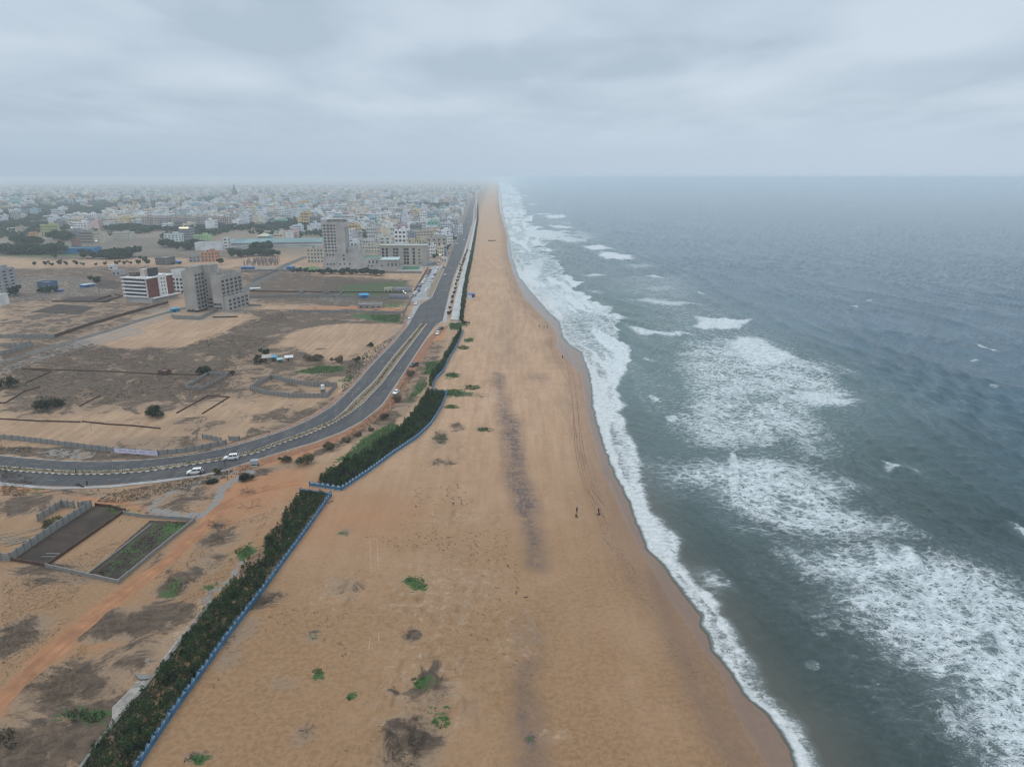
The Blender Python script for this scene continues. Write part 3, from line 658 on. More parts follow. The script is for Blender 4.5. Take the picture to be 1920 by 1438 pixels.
mb.build('median_kerb_striped', [KWH, plain('kerb_black', (.09,.09,.09), .8)], kind='structure')
i0 = int(400 * .66); strip('median_kerb_plain', offline(mr[i0:], -.05), offline(mr[i0:], .35), KERB, .24, .2, n=150, it=0)
strip('median_kerb_inner', offline(ml, -.35), offline(ml, .02), KERB, .24, .2, n=400, it=0)
# painted lines
mb = MB()
def dashes(P, on, off, w, z=.036, a=0.0, b=1.0):
    d = np.r_[0, np.cumsum(np.hypot(*np.diff(P, axis=0).T))]; t = d[-1] * a
    while t + on < d[-1] * b:
        A = np.array([np.interp(t, d, P[:, 0]), np.interp(t, d, P[:, 1])]); B = np.array([np.interp(t + on, d, P[:, 0]), np.interp(t + on, d, P[:, 1])])
        u = (B - A) / np.linalg.norm(B - A); nn = np.array([-u[1], u[0]]) * w / 2
        mb.add([(*(A - nn), z), (*(B - nn), z), (*(B + nn), z), (*(A + nn), z)], [(0, 1, 2, 3)]); t += on + off
rL, rR = smoothline(GA(ROAD_L)[:17], 400, 2), smoothline(GA(ROAD_R)[:16], 400, 2)
dashes((rL + resample(ml, 400)) / 2, 3.0, 5.5, .16); dashes((rR + resample(mr, 400)) / 2, 3.0, 5.5, .16)
dashes(offline(rL, .7), 4, .02, .10, b=.9); dashes(offline(rR, -.7), 4, .02, .10, b=.9)
mb.build('road_markings', plain('worn_road_paint', (.24, .24, .24), .8, .8, .5), kind='structure')
# block-paved footpath under the road's outer edge
strip('footpath', GA([(-260,893.5),(-130,900.5),(0,904.5),(100,914.5),(200,911.5),(300,900.5),(385,890),(425,881)]), GA([(-260,901),(-130,907),(0,911),(100,918),(200,915.5),(300,905),(395,891.5),(428,882.5)]), PAVE, .17, .17, n=120, it=2)
# parking ground, side apron, beach-side footpath
flat('parking_ground', [(779,565),(809,559.5),(818,540),(827,519),(833,503),(830,497),(812,499),(806,504),(792,526),(776,553),(768,566)], PAVER, .022)
flat('roadside_verge', [(800,556),(808,557.5),(818,537),(830,509),(833,502),(827,502),(812,527)], DIRT, .10, .1)
flat('side_apron', [(783,566),(789,570),(768,609),(762,607),(770,590),(776,574)], PAVER, .024)
fp = [(829,605),(837,571),(847,539),(855,512),(866,488),(873,460),(886,420),(888,395),(892,372)]
fq = [(837,606),(843,573),(851,545),(858,519),(868,488),(877,460),(889,420),(890.2,395),(892.7,372)]
strip('beach_footpath', GA(fp), GA(fq), plain('patterned_paving', (.36, .345, .345), .85, .25, .4, 2.5), .18, .18, n=120, it=1)
pl = [(845,602),(853,563),(860,534),(866.5,509.5),(873.5,486),(881,455),(891,413)]; pr = [(860.5,603),(865.6,563),(869.5,537),(874,514),(879,490),(885,460),(893.4,413)]
PL, PR = GA(pl), GA(pr)
pm = plain('promenade_slabs', (.40, .41, .42), .8, .12, .25, .8)
for i in range(6):
    a, b = PL[i], PL[i + 1]; c, d_ = PR[i], PR[i + 1]
    for j in range(2):
        t0, t1 = j / 2, (j + 1) / 2
        z1 = 1.0 - .12 * ((i + j) % 3)
        q_ = [a + (b - a) * t0, c + (d_ - c) * t0, c + (d_ - c) * t1, a + (b - a) * t1]
        mb = MB(); mb.add([(*v, z1) for v in q_] + [(*v, 0) for v in q_], [(0,1,2,3),(0,4,5,1),(1,5,6,2),(2,6,7,3),(3,7,4,0)])
        mb.build('promenade', pm, kind='structure')
SIDE = plain('worn_lane', (.115, .108, .10), .85, .2, .4)
sl = GA([(-200,755),(-60,706),(0,680),(100,650),(200,621),(275,596.5),(350,577)]); strip('side_lane', offline(sl, 2.6), offline(sl, -2.6), SIDE, .02, n=80)
sl = GA([(438,556),(470,535),(500,520),(530,500),(575,481)]); strip('far_side_lane', offline(sl, 4), offline(sl, -4), SIDE, .02, n=60)
# gravel drain edge along the near belt
DR = [(397,1127),(350,1187),(300,1251),(287,1267),(233,1333),(187,1387),(153,1434),(80,1540)]
strip('drain_edge', GA([(x - 1, y) for x, y in DR]), GA([(x + 4, y + 2) for x, y in DR]), CONC, .35, .35, n=60, it=1)
flat('broken_slab', [(210,1327),(237,1300),(262,1272),(285,1268),(240,1322),(196,1388),(210,1345)], plain('broken_concrete', (.30,.28,.26), .9, .8, .5, 5), .12, .12)
flat('broken_slab', [(300,1243),(335,1195),(365,1165),(392,1130),(397,1128),(352,1186),(305,1245)], MATS['broken_concrete'], .10, .1)
flat('stone_slab', [(253,1268),(280,1268),(283,1276),(262,1277)], CONC, .5, .4)
# vehicle tracks pressed in the beach
TRM = plain('pressed_sand', (.26, .155, .09), .95, .8, .4, 3); TRL = plain('scuffed_sand', (.40, .262, .165), .95, .8, .4, 3)
def ribbon(mb, P, w, z=.07):
    P = smoothline(P, 80, 4); A, B = offline(P, w / 2), offline(P, -w / 2); n = len(P)
    zz = lambda q: float(min(-.22 - (q[0] - xwater(q[1])) * .02, 0)) + z - .05
    vs = [(*q, zz(q)) for q in A] + [(*q, zz(q)) for q in B]
    mb.add(vs, [(i, i + n, i + n + 1, i + 1) for i in range(n - 1)])
mb = MB()
for P in ([(1056,650),(1068,690),(1078,740),(1080,790),(1084,850),(1098,905),(1120,950),(1132,985)], [(1030,640),(1050,680),(1072,720),(1078,760),(1090,850),(1108,920),(1124,945)], [(1100,910),(1118,935),(1135,960),(1140,978),(1132,990)]):
    g = GA(P)
    for off in (-.85, .85): ribbon(mb, offline(smoothline(g, 80, 4), off), .2)
mb.build('vehicle_tracks', TRM, kind='structure')
mb = MB()
for P in ([(700,1010),(704,1100),(702,1200),(690,1300),(655,1380),(640,1400)], [(730,1350),(705,1400),(700,1460)]):
    g = GA(P)
    for off in (-.8, .8): ribbon(mb, offline(smoothline(g, 80, 4), off), .2)
mb.build('old_vehicle_tracks', TRL, kind='structure')

# red laterite shoulder on the seaward side of the bend, with a ragged outer edge
rv = smoothline(GA([(440,877),(515,853.5),(590,831.5),(640,812.5),(680,791.5),(718,761),(751,713),(778,670),(801,635),(826,612)]), 160, 2)
wv_ = 2.6 + 3.0 * fbm(np.arange(160) * .12, np.arange(160) * 0, 3, 71)
tt = np.gradient(rv, axis=0); tt /= np.linalg.norm(tt, axis=1)[:, None]
strip('red_verge', rv, rv + np.stack([tt[:, 1], -tt[:, 0]], 1) * wv_[:, None], plain('red_earth', (.27, .135, .08), .95, .5, .4, 3), .025, n=160, it=0)
tk = smoothline(GA([(560,905),(500,915),(450,930),(415,955),(385,985),(330,1040),(245,1102),(165,1163),(90,1233),(0,1312),(-80,1385)]), 160, 3)
wa = 1.2 + 1.5 * fbm(np.arange(160) * .15, np.arange(160) * 0, 3, 72); wb = 1.2 + 1.5 * fbm(np.arange(160) * .15, np.arange(160) * 0 + 9, 3, 73)
tn = np.gradient(tk, axis=0); tn /= np.linalg.norm(tn, axis=1)[:, None]; tn = np.stack([tn[:, 1], -tn[:, 0]], 1)
strip('dirt_track', tk - tn * wa[:, None], tk + tn * wb[:, None], plain('orange_earth', (.34, .17, .09), .95, .25, .4, 1.2), .018, n=160, it=0)
RUT = plain('track_rut', (.28, .13, .066), .95); mb = MB()
for off in (-1.25, -.85, .6, 1.1): ribbon(mb, offline(tk, off + .1), .16, .074)
mb.build('track_ruts', RUT, kind='structure')
strip('landward_verge', offline(smoothline(GA(ROAD_L)[8:18], 200, 2), -2.6), offline(smoothline(GA(ROAD_L)[8:18], 200, 2), -.3), plain('stony_earth', (.27, .175, .13), .95, .5, .45, 3), .022, n=200, it=0)

# ---------------------------------------------------------------- foliage
def leafmat(name, dark, light, dry=None):
    N = NT(name); p = N.pos(); a = N.noise(p, .5, 4, .6); b = N.noise(p, 3.0, 3)
    c = N.mix(N.smooth(a, .35, .65), dark, light)
    if dry: c = N.mix(N.smooth(b, .58, .78, 0, .75), c, dry)
    N.put(N.b.inputs['Base Color'], c); N.b.inputs['Roughness'].default_value = .75; N.b.inputs['Specular IOR Level'].default_value = .2
    return N.m
CAS = leafmat('belt_needles', (.008, .022, .008), (.040, .078, .022), (.12, .10, .05)); GRS = leafmat('grass_blades', (.032, .066, .018), (.080, .128, .036), (.15, .13, .06))
DRY = leafmat('dry_twigs', (.075, .054, .038), (.20, .15, .10)); BSH = leafmat('bush_leaves', (.014, .022, .013), (.045, .055, .025), (.075, .06, .042)); TRE = leafmat('tree_leaves', (.016, .036, .018), (.045, .080, .032)); OLV = leafmat('scrub_leaves', (.05, .055, .022), (.13, .125, .06), (.16, .12, .07))
BARK = plain('bark', (.09, .07, .055), .9, 2)
def blades(C, size, up=.35, asp=.35, jit=.4, rng=RNG):
    """many small quads at centres C"""
    n = len(C); s = size * rng.uniform(1 - jit, 1 + jit, n)
    d = rng.normal(size=(n, 3)); d[:, 2] = np.abs(d[:, 2]) + up; d /= np.linalg.norm(d, axis=1)[:, None]
    e = np.cross(d, rng.normal(size=(n, 3))); e /= np.linalg.norm(e, axis=1)[:, None] + 1e-9
    a = d * s[:, None] * .5; b = e * s[:, None] * asp * .5
    V = np.stack([C - a - b, C - a + b, C + a + b * .4, C + a - b * .4], 1).reshape(-1, 3)
    return V, np.arange(4 * n).reshape(n, 4)
def inpoly(pts, n, rng=RNG):
    P = GA(pts) if not isinstance(pts, np.ndarray) else pts; lo, hi = P.min(0), P.max(0); out = []
    while sum(map(len, out)) < n:
        q = rng.uniform(lo, hi, (n * 2, 2)); out.append(q[sdpoly(q[:, 0], q[:, 1], P) > .3])
    return np.concatenate(out)[:n]
def area(P):
    P = GA(P); x, y = P[:, 0], P[:, 1]; return abs(np.dot(x, np.roll(y, 1)) - np.dot(y, np.roll(x, 1))) / 2
def belt(name, pts, label, dens, h, size, per=26, thin=0.0):
    n = int(area(pts) * dens); q = inpoly(pts, n); g = fbm(q[:, 0] * .16, q[:, 1] * .16, 3, 401)
    q = q[g > thin]; n = len(q); hh = h * (.35 + 1.15 * fbm(q[:, 0] * .3, q[:, 1] * .3, 2, 77)) * RNG.uniform(.7, 1.25, n)
    C = np.repeat(np.c_[q, np.zeros(n)], per, 0); H = np.repeat(hh, per); t = RNG.uniform(.05, 1, n * per)
    r = .75 * (1 - t * .8) * np.repeat(RNG.uniform(.7, 1.3, n), per); a = RNG.uniform(0, 6.28, n * per)
    C[:, 0] += r * np.cos(a) * RNG.uniform(.3, 1, n * per); C[:, 1] += r * np.sin(a) * RNG.uniform(.3, 1, n * per); C[:, 2] = H * t
    V, F = blades(C, size, .15, .3)
    return put(name, npmesh(name, V, F, [CAS]), kind='stuff', label=label, cat='shrub belt')
belt('shrub_belt', NEARB, 'long dark green belt of dense young shrubs nearest the camera, behind the blue fence', 2.0, 1.7, .42, 28, .20)
belt('shrub_belt', MIDB, 'curved dark green belt of dense young shrubs between the road bend and the blue fence', 2.0, 1.9, .50, 26, .24)
NARB = [(863,621),(868,621),(856,650),(841,675),(829,700),(816,711),(808,730),(803,715),(812,706),(830,675),(846,650)]
belt('shrub_belt', NARB, 'narrow dark green shrub strip leading up to the bright lawn by the promenade', .9, 2.8, .95, 18, .25)
FARB = [(861.5,604),(868.5,605),(873,562),(879,520),(885,490),(890,460),(897,413),(896.5,385),(895,385),(894.5,413),(886,460),(879.5,490),(873,520),(866,562)]
belt('shrub_belt', FARB, 'far dark green hedge line running beside the long promenade to the town', .35, 3.0, 1.5, 16, .2)
def patch(name, pts, dens, size, mat, label, cat, hgt=.3, up=.6, asp=.3):
    n = int(area(pts) * dens); q = inpoly(pts, n)
    g = fbm(q[:, 0] * .35, q[:, 1] * .35, 4, 5) ; P = GA(pts); e = sdpoly(q[:, 0], q[:, 1], P)
    q = q[(g + np.clip(e, 0, 2) * .12) > .45]; V, F = blades(np.c_[q, RNG.uniform(.03, hgt, len(q))], size, up, asp)
    return put(name, npmesh(name, V, F, [mat]), kind='stuff', label=label, cat=cat)
def ring(px, py, rx, ry, n=14, j=.25):
    return [(px + rx * math.cos(a) * (1 + random.uniform(-j, j)), py + ry * math.sin(a) * (1 + random.uniform(-j, j))) for a in [2 * math.pi * i / n for i in range(n)]]
patch('grass', [(843,606),(867,606),(865.5,619),(842.5,617.5)], 9, .5, GRS, 'bright green square lawn at the near end of the promenade', 'lawn', .3)
patch('grass', [(797,680),(822,676),(818,700),(792,704)], 7, .5, GRS, 'green grass patch beside the dark car on the red verge', 'grass')
patch('grass', [(628,866),(692,816),(735,792),(750,800),(700,838),(655,862)], 8, .45, GRS, 'bright green grass wedge between the curved belt and the road', 'grass')
patch('grass', [(553,697),(600,685),(650,688),(640,697),(585,702)], 5, .6, GRS, 'green grass patch above the gray walled enclosure', 'grass')
patch('grass', [(783,716),(804,714),(799,728),(778,744),(763,762),(766,745)], 5, .5, GRS, 'darker green grass beside the top of the curved belt', 'grass')
patch('grass', [(690,590),(752,591),(748,606),(700,601)], 3, .8, GRS, 'green weeds in the corner plot left of the road', 'grass')
for (x, y, rx, ry, lab) in [(848,704,15,6,'green creeper patch beside the blue fence, upper of two'),(850,737,22,8,'wide green creeper patch at the step in the blue fence'),(848,763,17,4,'thin green creeper patch below the fence step'),(880,638,9,4,'small green creeper patch uppermost on the beach'),(868,652,13,4,'flat green creeper patch below the uppermost one'),(777,1095,24,14,'dark green creeper clump alone in the middle of the near beach'),(796,1283,26,18,'green and brown creeper clump right of the near beach track'),(593,1258,12,9,'small round green clump near the blue fence'),(655,1308,9,8,'tiny bright green clump left of the beach track'),(885,727,17,5,'faded green creeper patch right of the others'),(905,806,14,4,'thin dark green creeper streak on the upper beach'),(822,1350,28,22,'thin green creeper among pale hummocks near the dead bush')]:
    patch('creeper', ring(x, y, rx, ry), 9, .42, GRS if y < 1090 or y > 1090 else GRS, lab, 'creeper', .3, .4, .45)
patch('scrub', ring(458,1037,20,16), 9, .5, GRS, 'bright green weeds left of the near shrub belt', 'scrub', .35)
patch('scrub', [(180,950),(205,950),(232,957),(215,962),(185,957)], 6, .5, OLV, 'low green weeds at the top of the dark walled plot', 'scrub')
patch('scrub', [(300,978),(352,980),(330,992),(240,1062),(205,1080),(175,1078),(240,1025)], 4.5, .42, BSH, 'low dark green growth covering the walled plot beside the orange track', 'scrub')
patch('scrub', [(330,981),(357,979),(340,990),(315,996)], 7, .42, GRS, 'bright grass in the top corner of the walled plot', 'scrub')
patch('scrub', ring(160,1345,50,18), 10, .5, BSH, 'dark green bush mat beside the broken slab', 'scrub', .7)
patch('scrub', ring(10,1390,28,26), 8, .5, BSH, 'dark scrub at the bottom left corner', 'scrub', .7)
patch('scrub', ring(330,1102,24,16), 5, .45, OLV, 'olive weeds beside the orange track', 'scrub', .4)
patch('scrub', ring(255,1172,70,22), 22.9, .17, DRY, 'dry brown scrub right of the orange track', 'scrub', .5)
patch('scrub', ring(125,1292,85,38), 22.9, .17, DRY, 'large patch of dry brown scrub below the orange track', 'scrub', .5)
patch('scrub', ring(25,1198,34,30), 22.9, .17, DRY, 'dark dry scrub left of the orange track', 'scrub', .5)
patch('scrub', ring(402,1016,20,13), 22.9, .17, DRY, 'dry weeds along the upper orange track', 'scrub', .4)
patch('scrub', ring(60,1400,100,40), 22.9, .17, DRY, 'dead gray brush in the lower left foreground', 'scrub', .6)
patch('scrub', ring(826,822,15,13), 8, .42, OLV, 'olive weed clump right of the curved belt', 'scrub')
patch('scrub', ring(834,870,28,6), 5, .42, OLV, 'thin olive weeds below the round weed clump', 'scrub')
patch('scrub', ring(800,1310,50,45), 1.6, .4, OLV, 'sparse olive weeds among the pale hummocks', 'scrub')
patch('scrub', ring(365,1424,26,10), 7, .4, BSH, 'small weed clump at the bottom edge beside the blue fence', 'scrub')
patch('scrub', ring(500,1120,24,14), 20.0, .17, DRY, 'dead brown weeds leaning on the blue fence', 'scrub')
patch('scrub', [(560,862),(640,822),(720,762),(755,712),(775,690),(780,700),(740,765),(700,800),(640,836),(570,868)], 2.2, .55, OLV, 'rough weeds on the slope below the road bend', 'scrub', .5)
patch('scrub', [(640,745),(665,715),(700,680),(735,640),(750,622),(720,640),(680,665),(650,690),(640,720)], 1.6, .7, BSH, 'rubbly weeds along the landward side of the road', 'scrub', .6)
patch('scrub', [(395,880),(470,872),(480,880),(420,905)], 2.2, .5, BSH, 'weeds around the gravel beside the paved footpath', 'scrub', .5)
patch('scrub', [(0,905),(0,918),(120,925),(230,922),(400,898),(380,905),(200,918),(100,920)], 1.2, .5, OLV, 'weeds under the edge of the curved footpath', 'scrub', .4)
patch('scrub', [(0,835),(60,838),(60,850),(0,850)], 3, .5, BSH, 'dark weeds between the long wall and the road', 'scrub', .5)
# plants on the median and beside the promenade path
q = resample((ml + mr) / 2, 900); q = q[RNG.uniform(size=900) < .8]; q = np.repeat(q, 5, 0) + RNG.normal(0, .45, (len(q) * 5, 2))
V, F = blades(np.c_[q, RNG.uniform(.2, .8, len(q))], .42, .6, .4)
put('median_weeds', npmesh('median_weeds', V, F, [OLV]), kind='stuff', label='patchy low plants growing along the road median', cat='weeds')
# general tufts scattered over the rough land so it is never bare
def tufts(region, n, mat, size, hmax, label, thr=.5, seed=900):
    q = inpoly(region, n); g = fbm(q[:, 0] * .05, q[:, 1] * .05, 4, seed); q = q[g > thr]
    q = q[dline(q[:, 0], q[:, 1], GA([(480,890),(430,925),(390,975),(320,1050),(240,1105),(160,1165),(90,1235),(0,1315),(-60,1370)])) > 3.0]; q = q[sdpoly(q[:, 0], q[:, 1], GA([(440,880),(560,872),(600,905),(620,925),(560,930),(500,960),(440,980),(400,960),(400,920)])) < 0]
    q = np.repeat(q, 4, 0) + RNG.normal(0, size * .5, (len(q) * 4, 2)); V, F = blades(np.c_[q, RNG.uniform(.05, hmax, len(q))], size, .4, .3)
    put('dry_tufts', npmesh('dry_tufts', V, F, [mat]), kind='stuff', label=label, cat='dry tufts')
tufts([(0,650),(330,655),(430,615),(520,585),(640,600),(560,625),(455,690),(450,735),(330,765),(120,755),(0,758)], 16000, DRY, .3, .35, 'brown dry tufts over the waste ground left of the road', .44)
tufts([(0,1090),(380,960),(540,930),(395,1127),(153,1438),(0,1438)], 14000, DRY, .14, .15, 'scattered dead tufts over the near left waste ground', .47, 33)
tufts([(620,940),(260,1438),(1050,1438),(960,1000),(850,900)], 1500, OLV, .3, .15, 'sparse tiny weeds over the back of the beach', .55, 44)
tufts([(0,880),(0,930),(230,945),(460,890),(440,880),(200,925)], 3000, DRY, .3, .25, 'dry tufts on the sand below the footpath', .45, 55)

# litter, footprints and weed fragments scattered over the sand
def scraps(name, q, size, mat, label):
    V, F = blades(np.c_[q, np.minimum(-.22 - (q[:, 0] - xwater(q[:, 1])) * .02, 0) + .03], size, -.1, .5); put(name, npmesh(name, V, F, [mat]), kind='stuff', label=label, cat='debris')
q = inpoly([(620,940),(260,1438),(200,1600),(1500,1500),(1390,1400),(1300,1200),(1130,900),(1040,700),(960,560),(880,600),(850,740)], 9000); g_ = fbm(q[:, 0] * .06, q[:, 1] * .04, 4, 350); q = q[g_ > .47]
scraps('beach_debris', q, .16, DRY, 'tiny dark scraps and twigs scattered over the sand')
yy = RNG.uniform(95, 620, 5200); xx = xsand(yy) - 4.5 - 5 * fbm(yy * .03, yy * 0, 3, 351) + RNG.normal(0, .8, 5200); k_ = fbm(yy * .09, xx * .2, 3, 352) > .5
scraps('wrack_line', np.c_[xx, yy][k_], .22, DRY, 'broken line of dark seaweed and litter left by the tide')
# ================================================================= buildings
GLASS = plain('dark_window_glass', (.028, .034, .042), .25, 1.0, .3, 5, spec=.6); OPEN = plain('open_window_dark', (.035, .033, .034), .95)
FRAME = plain('window_frame', (.32, .32, .32), .7); ROOFC = plain('roof_concrete', (.27, .27, .265), .9, .15, .45, .8)
def wallmat(col): return plain('wall_%02x%02x%02x' % tuple(int(c * 255) for c in col), col, .85, .12, .3, 1.5, streak=.45)
def unit_window(glass, frame, arch=False):
    mb = MB()
    if arch:
        n = 8; pts = [(-.5, 0), (.5, 0), (.5, .6)] + [(.5 * math.cos(a), .6 + .4 * math.sin(a)) for a in [math.pi * i / n for i in range(1, n)]] + [(-.5, .6)]
        mb.add([(x, -.05, z) for x, z in pts], [tuple(range(len(pts)))], 0)
        mb.add([(x * 1.16, -.03, z * 1.1) for x, z in pts] + [(x * 1.16, .05, z * 1.1) for x, z in pts], [tuple(range(len(pts)))] + [(i, len(pts) + i, len(pts) + (i + 1) % len(pts), (i + 1) % len(pts)) for i in range(len(pts))], 1)
    else:
        mb.box(-.44, .44, -.06, .0, .06, .94, 0); mb.box(-.5, -.44, -.10, .0, 0, 1, 1); mb.box(.44, .5, -.10, 0, 0, 1, 1); mb.box(-.44, .44, -.10, 0, .94, 1, 1); mb.box(-.44, .44, -.12, 0, 0, .06, 1)
        mb.box(-.02, .02, -.08, -.06, .06, .94, 1)
    return mb.mesh('window', [glass, frame])
WIN = unit_window(GLASS, FRAME); WOP = unit_window(OPEN, plain('bare_reveal', (.27, .265, .26), .9)); WAR = unit_window(GLASS, WHITE, True)
class Bld:
    """front edge from p0 to p1 (photo points at ground level), depth away from the viewer, height from the photo row of the top"""
    def __init__(s, name, label, cat, p0, p1, depth, top=None, h=None, col=(.5,.5,.5), roof=None, group=None, para=.9, body=True, wname='wall'):
        a, b = G(*p0), G(*p1); s.w = (b - a).length; s.d = depth; s.h = h if h else ztop(a, top)
        s.rz = math.atan2(b.y - a.y, b.x - a.x)
        s.root = empty(name, (a.x, a.y, 0), s.rz, label=label, cat=cat, group=group); s.col = col; s.m = wallmat(col)
        if body: s.block(0, s.w, 0, depth, 0, s.h, wname, para=para, roof=roof)
    def block(s, x0, x1, y0, y1, z0, z1, name='wall', m=None, para=.9, roof=None):
        mb = MB().box(x0, x1, y0, y1, z0, z1); m = m or s.m; mb.build(name, m, s.root)
        if para is not None:
            r = MB(); t = .25; r.box(x0 + t, x1 - t, y0 + t, y1 - t, z1 + .003, z1 + .12)
            r.build('roof', roof or ROOFC, s.root)
            q = MB(); o = .08; q.box(x0 - o, x1 + o, y0 - o, y0 + t, z1 + .001, z1 + para); q.box(x0 - o, x1 + o, y1 - t, y1 + o, z1 + .001, z1 + para)
            q.box(x0 - o, x0 + t, y0 + t, y1 - t, z1 + .001, z1 + para); q.box(x1 - t, x1 + o, y0 + t, y1 - t, z1 + .001, z1 + para); q.build('parapet', m, s.root)
    def win(s, xs, zs, w, h, y=0.0, me=None, side=False, name='window'):
        me = me or WIN
        for z in zs:
            for x in xs:
                if side: put(name, me, s.root, (y, x, z), math.pi / 2, (w, 1, h))
                else: put(name, me, s.root, (x, y, z), 0, (w, 1, h))
    def grid(s, floors, cols, frac=(.55, .5), y=0.0, x0=0, x1=None, z0=0, z1=None, me=None, side=False, xw=None):
        x1 = s.w if x1 is None else x1; z1 = s.h if z1 is None else z1; fh = (z1 - z0) / floors; cw = (x1 - x0) / cols
        s.win([x0 + cw * (i + .5) for i in range(cols)], [z0 + fh * (k + .28) for k in range(floors)], cw * frac[0], fh * frac[1], y, me, side)
    def bands(s, floors, z0=0, z1=None, out=.35, th=.3, m=None, x0=None, x1=None, y0=None, name='floor_slab'):
        z1 = z1 or s.h; fh = (z1 - z0) / floors; mb = MB()
        for k in range(1, floors): mb.box((x0 if x0 is not None else 0) - .05, (x1 if x1 is not None else s.w) + out, -out if y0 is None else y0 - out, s.d * .6, z0 + fh * k - th, z0 + fh * k)
        mb.build(name, m or s.m, s.root)
    def tank(s, x, y, z, r=.8, h=1.5, m=None): MB().cyl((x, y, z), (x, y, z + h), r, r * .95, 10).build('water_tank', m or BLACKP, s.root)
GREYB = (.40, .39, .375); CREAM = (.56, .53, .45); WHT = (.66, .67, .68); TAN = (.46, .41, .35); STONE = (.47, .45, .43)
# ---- the hotel tower and its podium
B = Bld('hotel_tower', 'tall pale stone hotel tower with grid of square windows and stepped podium', 'hotel', (610, 508), (745, 506), 22, h=4, col=STONE, body=False)
kk = ppm(G(650, 508)); W_ = B.w; X = lambda px: (px - 610) / kk
HT_ = ztop(G(610, 508), 420)
B.block(0, X(650), 0, 34, 0, HT_, para=1.2)
B.block(X(650), X(680), 0, 26, 0, 14.5); B.block(X(680), X(712), 0, 24, 0, 10.2, roof=plain('green_roof', (.10, .22, .16), .9)); B.block(X(712), X(745), 0, 22, 0, 8.2, roof=plain('turquoise_roof', (.22, .47, .47), .8))
B.block(X(652), X(672), 5, 26, 14.5, 19, para=.5)
B.block(X(606) , -.02, 2, 26, 0, 12.0, para=None)
TW = X(650); fh = (HT_ - 16.5) / 9.0
for j, x in enumerate((2.0, 5.0, 8.0, 10.6)): B.win([x], [16.9 + fh * k for k in range(9)], 1.9 if j < 3 else 1.5, fh * .55)
B.win([2.6, 5.4, 8.0], [13.2], 1.4, 1.7); B.win([2.6, 5.2, 8.0, 13.4, 17.2, 22.0], [5.0], 1.3, 1.6); B.win([17.0], [9.0, 12.5], 1.5, 1.9)
B.win([X(690) + 1, X(697) + 1, X(704) + 1], [6.0], 1.3, 2.6); B.win([X(725) + 1, X(732) + 1, X(739) + 1], [3.2], 1.5, 2.8); B.win([X(690), X(697), X(712) + 1.5], [3.0], 1.5, 1.5)
fs = (HT_ - 16.5) / 10.5
for x in (3, 6.5, 10, 13.5, 17, 20.5, 24, 27.5, 31): B.win([x], [17.0 + fs * k for k in range(0, 10)], 1.7, fs * .62, TW, side=True)
q = MB(); q.box(-.15, TW + 1.2, -.15, 34, HT_ - 3.4, HT_ - 3.0); q.box(TW + .1, TW + 1.1, 0, 34, HT_ - 3.0, HT_ - .3); q.build('cornice', B.m, B.root)
q = MB(); q.box(1.0, TW - 1.5, 6, 30, HT_ + .13, HT_ + 3.0); q.build('penthouse', B.m, B.root)
q = MB(); q.box(4.5, TW + 1.0, 4.5, 32, HT_ + 3.01, HT_ + 3.5); q.build('roof_canopy', ROOFC, B.root)
q = MB(); q.box(-.6, 4.5, -.3, 5, HT_ - .5, HT_ + 3.6); q.build('sign_box', plain('pale_grey_panel', (.42,.43,.44), .7), B.root)
q = MB(); n_ = 24
for i in range(n_):
    a0, a1 = 2 * math.pi * i / n_, 2 * math.pi * (i + 1) / n_
    c_, z_ = 2.0, HT_ + 1.6; q.add([(c_ + r * math.cos(a), -.36, z_ + r * math.sin(a)) for r, a in ((1.1, a0), (1.4, a0), (1.4, a1), (1.1, a1))], [(0, 1, 2, 3)])
q.build('ring_emblem', WHITE, B.root)
q = MB(); q.box(X(712) - 1, X(745) + 1.2, -1.2, 22, 8.9, 9.2); q.build('podium_canopy', plain('turquoise_roof2', (.40, .52, .53), .8), B.root)
q = MB(); [q.box(X(746) + .2, X(746) + .6, y, y + .5, 0, 8.9) for y in (0, 5, 10, 15, 20)]; q.build('colonnade', B.m, B.root)
# ---- unfinished grey concrete twin block
gl = (.37, .35, .33)
B = Bld('unfinished_building', 'unfinished gray concrete twin block with open window holes', 'building', (349.5, 585), (374.5, 586), 15, h=4, col=gl, body=False)
kk = ppm(G(350, 585)); X = lambda px: (px - 349.5) / kk; H1 = ztop(G(349.5, 585), 512)
B.block(0, X(374.5), 0, 17, 1.2, H1, para=1.1); B.block(X(374.5), X(398), 9.5, 22, 0, H1 - 1.5, para=.8); B.block(X(398), X(419), 5.0, 28, 0, H1 - 2.8, para=1.0)
B.block(X(419), X(419) + .01 + 3.5, 5.4, 28, 0, 8.6, para=.6); B.block(1.0, 6, 3, 14, H1 + .13, H1 + 3.2, 'stair_head', para=.3); B.block(X(376), X(390), 10, 18, H1 - .7, H1 + 3.5, 'stair_head', para=.4)
f9 = (H1 - 2) / 9
for k in range(9):
    n_ = 5 if k > 2 else 3
    B.win([2.0 + 3.1 * i for i in range(n_)], [2.2 + f9 * k], 1.9, f9 * .62, X(374.5) , WOP, True)
    B.win([6.5 + 4.6 * i for i in range(5)], [1.2 + f9 * .97 * k], 2.9, f9 * .62, X(419) + .02 if k > 2 else X(419) + 3.55, WOP, True) if k < 8 else None
    if k < 8: B.win([X(378), ], [1.5 + f9 * .95 * k], 1.2, f9 * .5, 9.5, WOP)
    if k < 3: B.win([X(384), X(392)], [1.5 + f9 * .95 * k], 2.6, f9 * .5, 9.5, WOP)
    if k < 2: B.win([X(401), X(406), X(412)], [1.5 + f9 * .95 * k], 1.6, f9 * .5, 5.0, WOP)
B.win([2.6, 5.0], [.2], 1.9, 1.6, 0, WOP)
q = MB()
